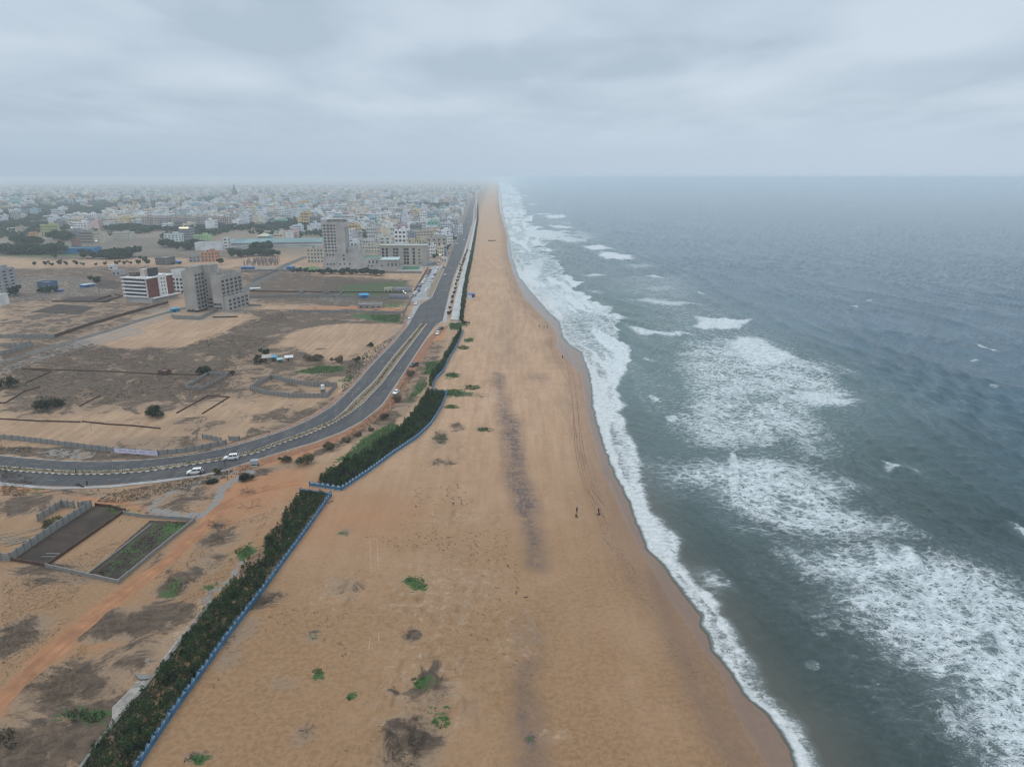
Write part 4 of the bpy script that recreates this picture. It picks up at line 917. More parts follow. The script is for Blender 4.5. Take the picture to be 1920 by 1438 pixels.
for k in range(1, 9): q.box(-.04, X(374.5) + .06, -.04, 16.9, 2 + f9 * k - .12, 2 + f9 * k + .05)
for k in range(1, 8): q.box(X(398) - .04, X(419) + .06, 4.96, 27.9, 1.2 + f9 * .97 * k - .15, 1.2 + f9 * .97 * k + .02)
q.build('floor_slab', wallmat((.42, .40, .38)), B.root)
q = MB()
for i in range(16): q.box(random.uniform(0, X(374)), 0, 0, 0, 0, 0) if False else None
for i in range(22):
    x, y = random.uniform(X(399), X(418)), random.uniform(6, 26); q.box(x, x + .25, y, y + .25, H1 - 2.7, H1 - 2.7 + random.uniform(1.2, 2.6))
for i in range(12):
    x, y = random.uniform(1, X(374)), random.uniform(1, 15); q.box(x, x + .25, y, y + .25, H1, H1 + random.uniform(1, 2.4))
q.build('column_stub', wallmat((.30, .29, .28)), B.root)
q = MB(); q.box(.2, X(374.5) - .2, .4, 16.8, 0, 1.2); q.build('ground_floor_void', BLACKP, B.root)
# ---- white hotel with brick red side
B = Bld('seaside_hotel', 'white five storey building with long dark glass bands and brick red side wall', 'hotel', (237, 566), (285, 569), 14, h=3.2, col=WHT, body=False)
H3 = ztop(G(237, 566), 521); B.block(0, B.w, 0, 24, 0, 3.6, 'ground_floor', m=wallmat((.42, .41, .40)), para=None)
B.block(0, B.w - 2.0, 0, 22, 3.6, H3, para=.8)
fl_ = (H3 - 3.8) / 5
for k in range(5):
    q = MB().box(.4, B.w - 3.2, -.12, 0, 4.7 + fl_ * k, 4.0 + fl_ * (k + 1) - .1 if k < 4 else 4.2 + fl_ * 4 + 1.6); q.build('glass_band', plain('blue_band_glass', (.03, .05, .085), .2, .6, .4, 3, spec=.7), B.root)
    q = MB().box(-.7, B.w - 2.6, -1.0, -.02, 3.7 + fl_ * k, 4.45 + fl_ * k); q.build('balcony', WHITE, B.root)
RED = plain('brick_red_wall', (.17, .055, .045), .85, .3, .3, 2)
q = MB(); q.box(B.w - 1.98, B.w - .9, .3, 22, 3.62, H3 - .1); q.build('side_wall', RED, B.root)
q = MB(); q.box(B.w - .88, B.w - .2, 8.5, 15.5, 3.0, H3 + 1.6); q.build('stair_tower', WHITE, B.root)
for k in range(5):
    put('window', WIN, B.root, (B.w - .2, 11.0, 4.6 + fl_ * k), math.pi / 2, (1.0, 1, 1.0)); put('window', WIN, B.root, (B.w - .2, 13.4, 4.6 + fl_ * k), math.pi / 2, (1.0, 1, .9))
q = MB(); q.box(-1.0, B.w - .4, -1.1, 23, H3, H3 + .5); q.build('roof_edge', WHITE, B.root)
q = MB(); q.box(2, 7, 4, 12, H3 + .5, H3 + 3.2); q.build('roof_shed', plain('dark_roof_shed', (.12, .09, .08), .8), B.root); q = MB(); q.box(10, 13.5, 5, 12, H3 + .5, H3 + 5.5); q.build('lift_room', wallmat((.5, .46, .42)), B.root); q = MB(); q.box(13.5, 16.5, 8, 14, H3 + .5, H3 + 5.8); q.build('roof_frame', BLACKP, B.root)
q = MB()
for x in range(0, int(B.w), 2): q.box(x, x + .12, -1, -.9, H3 + .5, H3 + 1.7)
q.box(-.5, B.w - 1, -1.02, -.95, H3 + 1.6, H3 + 1.75); q.build('roof_railing', BLACKP, B.root)
q = MB().box(B.w - 2.2, B.w + 1.6, 1, 24.5, 2.9, 3.5); q.build('entrance_canopy', WHITE, B.root)
# ---- white arcaded block behind
B = Bld('arcaded_building', 'white building with rows of arched balcony openings behind the red sided hotel', 'building', (312, 549), (346, 551), 14, top=516, col=WHT)
B.grid(4, 5, (.62, .66), me=WAR, z1=B.h - 1.5); B.block(2, B.w, 5, 13, B.h + .2, B.h + 3, 'upper_storey', para=.4)
q = MB(); [q.box(B.w * i / 9, B.w * i / 9 + .5, -6, -5.5, 0, 3) for i in range(10)]; [q.box(B.w * i / 9, B.w * i / 9 + .5, -3, -2.5, 0, 3) for i in range(10)]; q.build('unfinished_columns', wallmat((.25, .2, .18)), B.root)
# ---- generic mid-distance buildings measured in the photo
def house(name, label, cat, p0, p1, depth, top, col, fl, cols, side=2, frac=(.5, .45), me=None, bands=0, tank=1, group=None, roof=None, extra=None):
    b = Bld(name, label, cat, p0, p1, depth, top=top, col=col, group=group, roof=roof)
    if fl and cols: b.grid(fl, cols, frac, me=me)
    vis = (p0[0] + p1[0]) / 2 < 900
    if side and fl: b.grid(fl, side, frac, y=b.w, x0=.5, x1=b.d - .5, me=me, side=True)
    if bands: b.bands(fl, out=.5, th=.35, m=bands if not isinstance(bands, int) else None)
    if tank: b.block(b.w * .55, b.w * .8, b.d * .3, b.d * .7, b.h + .13, b.h + 2.7, 'stair_head', para=.3); b.tank(b.w * .3, b.d * .6, b.h + .13)
    return b
house('cream_house', 'cream four storey block left of the hotel tower', 'building', (577,493), (607,493), 12, 467, CREAM, 4, 5, 0)
house('tan_hotel', 'long tan hotel with tall glazed window strips right of the tower', 'hotel', (713,498), (801,498), 16, 463, TAN, 0, 0, 0, tank=0)
TH = bpy.data.objects['tan_hotel']; g_ = (G(801,498) - G(713,498)).length; th = ztop(G(713,498), 463)
for fx in (.04, .12, .28, .34, .50, .56, .69):
    for k in range(5):
        if fx < .4 and k < 2: continue
        put('window', WIN, TH, (g_ * fx + 1.5, 0, 1.2 + th * .18 * k), 0, (2.4, 1, th * .15))
for k in range(5): put('window', WIN, TH, (g_ * .84, 0, 1.5 + th * .18 * k), 0, (1.6, 1, 1.6))
for k in range(5):
    for y in (3, 8, 13): put('window', WIN, TH, (g_, y, 1.2 + th * .18 * k), math.pi / 2, (2.6, 1, th * .13))
q = MB().box(-.6, g_ + .6, -.7, 16.3, th + .9, th + 1.25); q.build('roof_canopy', plain('teal_sheet', (.34, .36, .34), .7), TH)
house('terrace_hotel', 'cream hotel wing with green roof behind the podium', 'hotel', (680,474), (712,474), 14, 462, CREAM, 2, 6, 0, roof=MATS['green_roof'])
house('tiled_roof_row', 'long low building with orange tiled roof behind the tan hotel', 'building', (690,468), (745,468), 14, 460, (.5,.42,.36), 1, 8, 0, roof=plain('orange_tiles', (.42,.16,.09), .85, .5, .3), tank=0)
# long white school-like building with teal roof
B = Bld('long_building', 'very long white two storey building with teal sheet roof', 'building', (426,466), (604,463), 16, top=456.5, col=WHT, para=None)
B.grid(2, 44, (.5, .4))
q = MB(); w_, h_ = B.w, B.h; q.add([(-1,-1.5,h_),(w_+1,-1.5,h_),(w_+1,9,h_+4.2),(-1,9,h_+4.2),(w_+1,18,h_+.2),(-1,18,h_+.2)], [(0,1,2,3),(3,2,4,5)]); q.build('roof', plain('teal_roof', (.17, .27, .29), .6, .08, .3, .6), B.root)
q = MB(); q.box(w_*.3, w_*.42, 19, 34, 0, h_+6); q.add([(w_*.28,17,h_+6),(w_*.44,17,h_+6),(w_*.44,36,h_+6),(w_*.28,36,h_+6),(w_*.36,26,h_+10)], [(0,1,4),(1,2,4),(2,3,4),(3,0,4)]); q.build('central_hall', wallmat((.48,.46,.38)), B.root)
q = MB().box(w_*.42, w_*.46, 14, 18, 0, h_+7.5); q.build('stair_tower', wallmat((.25,.42,.47)), B.root)
house('blank_building', 'plain off white blank walled hall left of the long teal roofed building', 'building', (366,470), (419,470), 18, 456.5, WHT, 0, 0, 0, tank=0)
house('stair_block', 'narrow white stair block at the end of the long building', 'building', (420,470), (429,470), 8, 447, WHT, 4, 1, 1, tank=0)
house('gray_block', 'gray concrete block standing in front of the long building', 'building', (428,476), (456,475), 14, 465, (.36,.37,.4), 2, 6, 2, tank=0)
house('orange_building', 'orange painted three storey building behind the unfinished block', 'building', (378,491), (404,491), 12, 474, (.52,.27,.16), 3, 4, 2)
house('lean_to_building', 'gray unfinished house with slanting roof beside the orange building', 'building', (355,492), (376,491), 10, 481, (.33,.33,.34), 2, 3, 0, tank=0)
house('frame_building', 'dark open concrete floor frame among trees', 'building', (292,497), (312,498), 12, 484, (.23,.23,.24), 3, 6, 3, (.8,.7), WOP, tank=0)
for i in range(10):
    x0 = 268 + i * 17.5; c = [(.50,.42,.40), (.52,.47,.42), (.46,.42,.44), (.53,.44,.37)][i % 4]
    house('apartment_block', ['pinkish apartment slab with stacked balconies, end of the row nearest the white blank wall', 'pale apartment slab, second of the row', 'gray apartment slab, third of the row', 'peach apartment slab, fourth of the row', 'pinkish apartment slab, fifth of the row', 'pale apartment slab in the middle of the row', 'gray apartment slab, fourth from the row end nearest the tower', 'peach apartment slab, third from the row end nearest the tower', 'pinkish apartment slab, second from the row end nearest the tower', 'cream apartment slab at the row end nearest the tower'][i], 'apartment building', (x0, 430 - i * .2), (x0 + 15.5, 430 - i * .2), 22, 407 + (i % 3), c, 5, 3, 0, (.55,.5), tank=1, group='row of apartment slabs in the town', roof=plain('blue_grey_roof', (.20,.25,.29), .8))
house('long_white_hotel', 'long white four storey building with rows of balconies left of the apartment row', 'building', (95,427), (166,427), 20, 410, WHT, 4, 16, 0, (.6,.5), tank=1)
house('white_block', 'white four storey block with dark window bands beside the blank wall', 'building', (174,425), (214,425), 20, 410, WHT, 4, 8, 0, (.85,.4), tank=1)
house('white_wall_block', 'building with large blank white end wall', 'building', (198,431), (217,430), 16, 417, (.68,.68,.69), 0, 0, 0, tank=0)
house('lime_building', 'lime yellow four storey building', 'building', (79,444), (111,443), 18, 423, (.42,.46,.20), 4, 7, 0)
house('small_orange_house', 'small orange house with lit front', 'house', (54,446), (65,446), 8, 437, (.55,.30,.12), 2, 3, 0, tank=0)
house('white_mansion', 'spread out white house at the left edge of the town', 'house', (15,440), (42,440), 16, 429, WHT, 2, 6, 0)
house('peach_house', 'peach house beside the spread out white house', 'house', (43,441), (52,440), 10, 427, (.52,.42,.36), 3, 2, 0)
house('frame_block', 'tan concrete framed block with open floors', 'building', (150,457), (176,457), 16, 436, (.36,.33,.29), 4, 7, 0, (.75,.65), WOP)
house('striped_block', 'cream block with brown vertical stripe beside the tan frame', 'building', (177,458), (189,458), 12, 437, (.55,.50,.40), 4, 3, 0)
house('rear_gray_block', 'gray block behind the tan concrete frame', 'building', (128,450), (152,450), 14, 433, (.33,.33,.35), 3, 6, 0, (.7,.5), WOP)
house('cream_school', 'low cream three storey building with window rows right of the striped block', 'building', (213,451), (244,451), 14, 437, (.55,.52,.46), 3, 7, 0)
house('white_apartment', 'white four storey house beside the gray frame building', 'building', (309,456), (336,456), 14, 440, (.62,.68,.70), 4, 4, 2)
house('gray_frame_tower', 'gray tower under construction with yellow lit roof', 'building', (337,452), (359,452), 14, 429, (.31,.32,.35), 5, 5, 2, (.7,.6), WOP)
house('green_building', 'light green three storey building', 'building', (363,453), (392,453), 12, 442, (.38,.55,.30), 3, 6, 0)
house('blue_shed', 'long bright blue sheet walled shed', 'shed', (121,476), (182,475), 14, 467, (.04,.20,.42), 0, 0, 0, tank=0)
house('brick_tower', 'unfinished brick red tower behind the long blue shed', 'building', (136,468), (146,468), 8, 450, (.30,.17,.14), 4, 2, 0, tank=0)
house('site_cabin', 'dark blue site cabin with white door on sandy ground', 'cabin', (71,541), (95,541), 9, 531, (.07,.13,.24), 1, 2, 0, tank=0)
house('edge_tower', 'gray concrete tower cut by the left edge', 'building', (-12,558), (10,558), 14, 508, (.33,.34,.37), 8, 3, 2, me=WOP)
house('white_edge_house', 'white house cut by the left edge', 'house', (-14,574), (2,574), 8, 556, WHT, 2, 2, 0, tank=0)
# ---- town blocks between tower and road
for a in [
 ('small white rooftop house in the open land above the red sided hotel',(204,506),(214,506),6,499,WHT,1,1),('small gray flat roofed house below the white rooftop house',(210,517),(226,517),8,509,(.4,.4,.42),1,2),
 ('white stepped house right of the tower top',(664,421),(680,421),12,409,(.58,.52,.50),3,3),('dark red narrow building right of the tower',(666,447),(675,447),10,427,(.24,.06,.08),4,2),
 ('white ribbed block with stair towers right of the dark red building',(688,453),(708,453),12,427,(.58,.60,.60),4,5),('white house with rows of little windows below the ribbed block',(660,462),(679,462),10,450,(.60,.56,.56),2,4),
 ('white low house with small dark windows',(680,458),(701,458),10,450,WHT,1,4),('teal flat topped building',(711,413),(725,413),12,403,(.20,.50,.50),2,3),
 ('white cube building on the ridge of the town',(733,405),(752,405),12,393,(.62,.64,.62),3,5),('beige tall block above the pink building',(729,423),(744,423),12,406,(.52,.46,.38),3,2),
 ('gray open framed building',(682,427),(712,427),12,414,(.28,.29,.33),3,8),('gray framed building beside the beige block',(712,426),(728,426),12,414,(.32,.31,.34),3,4),
 ('pink building with long balcony bands',(736,442),(763,442),14,424,(.58,.42,.45),4,5),('white tower house with teal stair box beside the pink building',(729,441),(736,441),8,423,(.60,.64,.66),3,1),
 ('dark concrete framed block above the pink building',(752,434),(795,434),14,419,(.19,.21,.25),3,10),('blue gray block of many small windows',(758,454),(777,454),12,437,(.28,.30,.40),4,4),
 ('long white windowless block in the town centre',(712,458),(742,458),14,445,(.62,.64,.60),2,3),('white house with black window pair left of the long white block',(704,457),(715,457),9,443,WHT,3,2),
 ('khaki building with arches',(743,457),(758,457),12,444,(.46,.46,.36),3,3),('yellow wide hotel block with terraces',(766,461),(806,461),18,450,(.54,.46,.30),2,8),
 ('cream hotel with orange dome end',(772,449),(838,447),16,434,(.56,.50,.42),3,12),('yellow stepped villa behind the tan hotel',(762,467),(780,467),10,456,(.56,.48,.32),2,3),
 ('grand cream corner building with wide flat canopy beside the road',(800,468),(838,467),16,447,(.48,.44,.38),3,4),('pale blue fronted shop beside the road',(841,450),(851,450),9,438,(.14,.25,.48),3,2),
 ('white narrow block beside the road',(852,424),(865,424),10,408,(.58,.62,.66),4,3),('white block with six windows near the road',(809,417),(822,417),10,408,(.62,.65,.67),2,3),
 ('white tall house second from the road',(841,420),(852,420),10,404,(.60,.64,.66),4,2),('white gabled house in the upper town',(826,413),(838,413),10,399,(.60,.62,.64),4,3),
 ('gray glazed shop front by the parking ground',(800,500),(813,499),8,493,(.34,.36,.40),1,3),('small lit kiosk block beside the parking ground',(816,497),(826,496),6,493,(.40,.36,.36),1,2),
 ('low cream guard house by the roadside car row',(720,549),(735,549),6,543,(.48,.47,.34),1,2),('long gray shed row by the roadside',(738,549),(770,549),7,543,(.30,.31,.34),1,6),
 ('low gray walled shop row in front of the long shed',(730,561),(765,561),5,556,(.27,.28,.32),1,6),
 ('flat roofed ruin with open front on the waste plot',(672,579),(716,578),8,573,(.30,.29,.28),1,4)]:
    house('town_building' if a[1][0] > 300 else 'small_house', a[0], 'building', a[1], a[2], a[3], a[4], a[5], a[6], a[7], 0 if a[1][0] > 600 and a[3] < 9 else 2 if a[6] > 1 else 0, tank=1 if a[6] > 1 else 0)
for a in [
 ('white five storey block just behind the tan hotel corner',(800,486),(816,486),10,462,(.74,.75,.76),4,4),('cream narrow guest house facing the coast road',(820,482),(832,482),9,463,(.66,.60,.48),3,3),
 ('white guest house with dark balconies facing the coast road',(836,462),(848,462),10,441,(.76,.77,.78),4,3),('yellow washed corner house near the coast road',(812,449),(824,449),10,430,(.62,.52,.30),3,3),
 ('tall white slab above the dark concrete frame',(786,420),(800,420),12,398,(.76,.78,.80),5,4),('pale pink house left of the tall white slab',(768,418),(782,418),11,402,(.66,.50,.48),3,4),
 ('bright white twin house behind the pink balconied building',(756,423),(768,423),11,407,(.76,.78,.78),3,3),('white stepped block close to the far road edge',(856,440),(867,440),9,424,(.74,.76,.78),3,3),
 ('blue roofed shop beside the far road',(829,480),(837,480),7,469,(.30,.38,.50),1,3),('small white stall house beside the side street',(828,492),(837,492),6,485,(.70,.70,.68),1,2)]:
    house('town_building', a[0], 'building', a[1], a[2], a[3], a[4], a[5], a[6], a[7], 2 if a[6] > 1 else 0, tank=1 if a[6] > 1 else 0)
# brick hut and shacks on the waste land
B = Bld('brick_hut', 'small roofless dark brick hut on the waste land', 'hut', (297,703), (311,704), 3.2, top=695, col=(.12,.06,.05), body=False)
q = MB(); w_, h_ = B.w, B.h; q.box(0,w_,0,.2,0,h_); q.box(0,w_,3,3.2,0,h_); q.box(0,.2,.2,3,0,h_); q.box(w_-.2,w_,.2,3,0,h_); q.build('wall', BRICKW, B.root); q = MB().box(.2,w_-.2,.2,3,h_*.8,h_*.85); q.build('roof', plain('rust_tin', (.20,.13,.10), .7), B.root)
q = MB().box(w_*.55, w_*.8, -.03, 0, 0, h_*.7); q.build('door', OPEN, B.root)
def shack(label, p0, p1, depth, h, col, rcol, slope=.5):
    B = Bld('shack', label, 'shack', p0, p1, depth, h=h, col=col, body=False); w_ = B.w
    MB().box(0, w_, 0, depth, 0, h).build('wall', B.m, B.root)
    q = MB(); q.add([(-.4,-.5,h+.02),(w_+.4,-.5,h+.02),(w_+.4,depth+.3,h+slope),(-.4,depth+.3,h+slope)] + [(-.4,-.5,h-.08),(w_+.4,-.5,h-.08),(w_+.4,depth+.3,h+slope-.1),(-.4,depth+.3,h+slope-.1)], [(0,1,2,3),(4,0,3,7),(1,5,6,2),(0,4,5,1),(2,6,7,3)])
    q.build('roof', plain('sheet_%d' % int(sum(rcol)*1000), rcol, .6, .8, .3), B.root); MB().box(w_*.3, w_*.45, -.03, 0, 0, h*.8).build('door', OPEN, B.root); return B
shack('mud walled shack with pale flat roof', (493,680), (508,679), 4, 2.2, (.35,.30,.22), (.36,.34,.30)); shack('lean-to shack under a bright blue tarpaulin', (508,679), (520,677), 3.5, 2.1, (.2,.18,.15), (.08,.32,.50), .2)
shack('low green shack with turquoise sheet', (522,681), (530,680), 2.5, 1.6, (.10,.16,.13), (.25,.48,.50), .2); shack('small shack with shining white tin roof', (536,678), (549,677), 3, 1.8, (.3,.27,.24), (.62,.64,.66), .3)
shack('blue tarpaulin tent on the sandy plot edge', (676,560), (692,559), 5, 2.2, (.03,.20,.42), (.03,.26,.55), .6); shack('blue and white sheet shelter by a tree', (158,540), (178,537), 5, 2.0, (.05,.15,.35), (.35,.48,.60), .3)
shack('low bright blue tarpaulin beside the scrub', (101,547), (114,547), 3, 1.2, (.05,.12,.40), (.05,.14,.45), .1); shack('bright blue shed behind the hotel garden', (537,506), (550,506), 6, 2.5, (.03,.14,.34), (.03,.16,.40), .2)
shack('small blue covered truck shelter by the rubble', (323,586), (337,584), 3, 2.0, (.03,.25,.42), (.05,.34,.55), .2); shack('white roofed shed beside the far lane', (470,546), (488,545), 5, 1.6, (.35,.36,.36), (.50,.52,.52), .2)
shack('blue sheds along the pillar yard', (452,505), (474,505), 5, 2.0, (.05,.14,.35), (.07,.20,.45), .2); shack('blue sheet on sandy ground beside the open frame', (330,495), (340,494), 5, 2.0, (.04,.20,.5), (.04,.25,.6), .5)
# sports lawns beside the hotel
LAWN = plain('lawn', (.10, .20, .06), .95, .3, .3, 2); flat('lawn_ground', [(548,505),(585,500),(600,501),(590,507),(552,508)], LAWN, .03); flat('lawn_court', [(753,506),(757,500),(788,500),(785,506)], plain('court_green', (.06, .15, .08), .95), .05)
flat('paved_court', [(744,508),(751,498),(795,498),(792,508)], PAVER, .026)

# ================================================================= boundary walls and fences
UP = MB().box(0, 1, -.06, .06, 0, 1).mesh('panel', CONCG); UPO = MB().box(-.12, .12, -.12, .12, 0, 1.06).mesh('post', CONC)
UPB = MB().box(0, 1, -.12, .12, 0, 1).mesh('panel', BRICKW); UPOB = MB().box(-.16, .16, -.16, .16, 0, 1.05).mesh('post', BRICKW)
PALEC = plain('pale_plaster', (.25, .245, .235), .85, .4, .3, 2, streak=.4); UPP = MB().box(0, 1, -.1, .1, 0, 1).mesh('panel', PALEC); UPOP = MB().box(-.15, .15, -.15, .15, 0, 1.05).mesh('post', PALEC)
def wall(label, pts, h, step=2.4, me=(UP, UPO), lean=0.0, closed=False, group=None, name='boundary_wall'):
    P = GA(pts)
    if closed: P = np.vstack([P, P[:1]])
    root = empty(name, (P[0][0], P[0][1], 0), 0, label=label, cat='wall', group=group); o = P[0]
    tot = sum(np.linalg.norm(P[i + 1] - P[i]) for i in range(len(P) - 1)); step = max(step, tot / 92)
    for i in range(len(P) - 1):
        a, b = P[i], P[i + 1]; L = np.linalg.norm(b - a); n = max(1, round(L / step)); u = (b - a) / L; rz = math.atan2(u[1], u[0])
        for k in range(n):
            q = a + u * L * k / n - o; hh = h * random.uniform(.94, 1.04)
            put('panel', me[0], root, (*(q + u * .13), -.05), rz + random.uniform(-.006, .006), (L / n - .26, 1, hh)); put('post', me[1], root, (*q, -.05), rz, (1, 1, h * 1.02))
    put('post', me[1], root, (*(P[-1] - o), -.05), rz, (1, 1, h * 1.02)); return root
BR, PP = (UPB, UPOB), (UPP, UPOP)
WL = wall('long gray panel wall beside the road carrying the white banner', [(-60,821),(10,824),(37,826.5),(100,834),(160,842),(215,848),(297,854),(350,849),(425,834)], 1.75)
wall('short gray panel wall behind the end of the long roadside wall', [(380,822),(398,825),(415,829)], 1.6); wall('short gray panel wall piece nearest the road above the long wall', [(430,826),(450,826)], 1.6)
wall('small gray panel enclosure on the waste land', [(347,729),(382,730),(429,704),(390,703)], 1.35, closed=True); wall('larger gray panel enclosure around a bare sand plot beside the road', [(470,731),(509,710),(559,721),(590,725),(632,725),(613,746),(549,746),(500,740)], 1.9, 1.6, closed=True)
wall('gray panel wall on the left sandy field', [(-40,634),(103,634)], 2.2, 4); wall('long brown brick wall climbing beside the side lane', [(103,633),(160,613),(245,588),(315,569)], 1.7, 5, BR)
wall('gray block wall pair at the left edge, upper run', [(0,650),(40,650),(58,644)], 1.6, 3); wall('gray block wall at the left edge, lower run', [(0,667),(61,650)], 1.9, 3)
wall('pale plastered wall round the unfinished concrete block', [(322,593),(326,598),(375,600),(410,582),(408,577)], 2.4, 4, PP); wall('gray compound wall right of the unfinished block', [(420,574),(445,574),(490,574)], 1.4, 5)
wall('gray panel wall at the top of the dark walled plots, detached left run', [(72,978),(117,950),(140,953)], 2.0, 1.9)
wall('long gray panel wall along the dark plot in the lower left', [(148,954),(157,953),(172,951),(96,1000),(20,1052),(-30,1049)], 2.0, 2.0); wall('dark brick wall around the black soil plot', [(180,948),(208,951),(235,959),(87,1062),(22,1051)], .8, 3, BR)
wall('low gray block wall around the plots beside the orange track', [(233,964),(256,968),(262,969),(365,977),(292,1036),(223,1093)], .95, 3, (UPP, UPOP)); wall('low gray wall between the sandy plot and the overgrown plot', [(283,984),(225,1030),(166,1075)], .35, 3, PP)
wall('low gray wall along the bottom of the sandy plot', [(87,1063),(157,1079),(223,1094)], .9, 3, PP)
for lab, pts in [('brick foundation outline near the round dark bush',[(332,775),(389,743),(430,745),(380,776)]),('faint brick plot line on the upper waste land',[(50,718),(97,697),(42,692)]),('brick plot line left of the large dark bush',[(0,756),(10,756),(45,735),(75,726)]),('low brick line leading to the brick hut',[(45,692),(200,697),(296,702)]),('short brick line between hut and gray enclosure',[(313,702),(388,704)]),('crooked brick line across the sand above the long wall',[(155,791),(200,796),(250,799),(300,804)]),('broken brick line beside the bush on the sand',[(150,762),(187,743)]),('faint brick line across the sand at the left',[(0,786),(70,790),(150,792)]),('dark field bank in the middle plots',[(470,547),(560,548),(700,549),(755,549)]),('brick plot line right of the unfinished block',[(400,596),(445,595)]),('brick plot line in the left dark field',[(98,566),(195,567),(230,556),(215,553)]),('brick plot line crossing the left dark field',[(172,566),(208,555)])]:
    wall(lab, pts, .5 if pts[0][1] > 600 else .9, 4, BR, name='brick_line')
wall('gray plot wall with red earth behind it in the middle plots', [(550,585),(650,586),(756,588),(757,580)], 1.5, 6); wall('pale boundary wall in front of the hotel trees', [(520,509),(600,511),(700,512),(790,513)], 2.0, 6, PP)
wall('roadside gray wall beside the parked car row', [(752,609),(757,590),(762,578),(775,553)], 1.6, 5); wall('roadside wall above the parked car row', [(776,549),(790,525),(802,505)], 1.6, 6, BR)
for lab, pts in [('first slanting plot wall in the middle plots',[(560,553),(574,545)]),('second slanting plot wall in the middle plots',[(596,554),(618,549)]),('third slanting plot wall in the middle plots',[(634,555),(645,547)]),('long low wall under the slanting plot walls',[(445,560),(560,556),(640,557),(730,561)]),('far wall of the teal fenced yard',[(452,510),(520,508)]),('gray wall beside the far lane',[(475,527),(520,508)])]:
    wall(lab, pts, 1.7, 5, PP, name='plot_wall')
# banner tied to the roadside wall: unreadable short words repeated
ban = empty('banner', (*GA([(216,849)])[0], 0), 0, label='long pale lilac banner with four dark words on the roadside wall', cat='banner')
a, b, c = [Vector((*v, 0)) for v in GA([(216,849),(240,851),(297,855)])]; a.y -= .15; b.y -= .15; c.y -= .15
def banseg(p, q, nm):
    d_ = (q - p); L = d_.length; rz = math.atan2(d_.y, d_.x); o = p - ban.location
    MB().box(0, L, -.03, .01, .15, 1.75).build(nm, plain('banner_cloth', (.60, .58, .72), .7, 1, .15), ban).location = o; x = ban.children[-1]; x.rotation_euler = (0, 0, rz); 
    mb = MB(); mb.box(0, L, -.036, -.03, .2, .42); s_ = mb.build('banner_stripe', plain('banner_pink', (.58, .44, .58), .7), ban); s_.location = o; s_.rotation_euler = (0, 0, rz)
    return rz
ca = (c - a); rz = math.atan2(ca.y, ca.x); Lb = ca.length; ban.rotation_euler = (0, 0, rz)
MB().box(0, Lb * .355, -.28, -.24, .15, 1.72).build('banner_cloth', plain('banner_lilac', (.60, .58, .72), .7, 1, .15), ban); MB().box(Lb * .36, Lb, -.28, -.24, .13, 1.70).build('banner_cloth', MATS['banner_lilac'], ban)
MB().box(0, Lb, -.286, -.281, .2, .45).build('banner_stripe', plain('banner_pink', (.56, .44, .60), .7), ban)
INK = plain('banner_ink', (.06, .05, .12), .7)
for fx in (.125, .37, .58, .80):
    mb = MB(); x = Lb * fx
    for k in range(9):
        if k == 5: x += .28; continue
        w_ = random.uniform(.16, .24); hgt_ = .34 if k in (0, 3, 6) else .25
        mb.box(x, x + .06, -.290, -.284, .92, .92 + hgt_ + (.08 if k > 5 else 0)); mb.box(x + .065, x + w_, -.290, -.284, .92 + (.0 if k % 2 else .18), 1.0 + (.0 if k % 2 else .18)); x += w_ + .04
    mb.build('lettering', INK, ban)

# zigzag topped blue fence
BLUE = plain('blue_fence_paint', (.045, .15, .27), .7, .8, .35, 3, streak=.4); BLUL = plain('faded_blue_white', (.40, .48, .55), .75, .8, .35)
def zz_panel(L=4.5, n=3, h=.95, tooth=.75):
    mb = MB(); mb.box(0, L, -.10, .10, 0, h, 0)
    for k in range(n):
        x0, x1 = L * k / n + .06, L * (k + 1) / n - .06; xm = (x0 + x1) / 2
        mb.add([(x0,-.09,h),(x1,-.09,h),(xm,-.09,h+tooth),(x0,.09,h),(x1,.09,h),(xm,.09,h+tooth)], [(0,1,2),(4,3,5),(1,4,5,2),(3,0,2,5)], 0); 
        mb.add([(x0+.1,-.10,h+.03),(x1-.1,-.10,h+.03),(xm,-.10,h+tooth-.06)], [(0,1,2)], 1); mb.add([(x1-.22,.10,h+.06),(x0+.22,.10,h+.06),(xm,.10,h+tooth-.2)], [(0,1,2)], 1)
        mb.box(x0, x1, -.13, -.10, .12, .2, 1)
    return mb.mesh('panel', [BLUE, BLUL])
ZP = zz_panel()
def zfence(label, pts, sc=1.0):
    P = GA(pts); root = empty('zigzag_fence', (P[0][0], P[0][1], 0), label=label, cat='fence', group='blue zigzag topped fences along the shrub belts'); o = P[0]
    d = np.r_[0, np.cumsum(np.hypot(*np.diff(P, axis=0).T))]; L = 4.5 * sc; n = int(round(d[-1] / L)); L = d[-1] / n
    at = lambda t: np.array([np.interp(t, d, P[:, 0]), np.interp(t, d, P[:, 1])])
    for k in range(n):
        a, b = at(k * L), at((k + 1) * L); u = b - a; rz = math.atan2(u[1], u[0])
        put('panel', ZP, root, (*(a - o), -.05), rz, (np.linalg.norm(u) / 4.5, 1, sc)); put('post', UPOB if False else ZPO, root, (*(a - o), -.05), rz, (1, 1, 1.15 * sc))
    return root
ZPO = MB().box(-.13, .13, -.15, .15, 0, 1.25).mesh('post', BLUE)
zfence('blue zigzag fence along the shrub belt nearest the camera', [(621,930),(567,1007),(533,1053),(500,1100),(462,1150),(433,1187),(387,1253),(333,1327),(293,1387),(260,1438),(192,1540)])
zfence('short blue zigzag fence across the top of the nearest belt', [(563,922),(592,926),(621,930)], .8); zfence('short blue zigzag fence closing the lower end of the curved belt', [(581,911),(610,915),(640,920)])
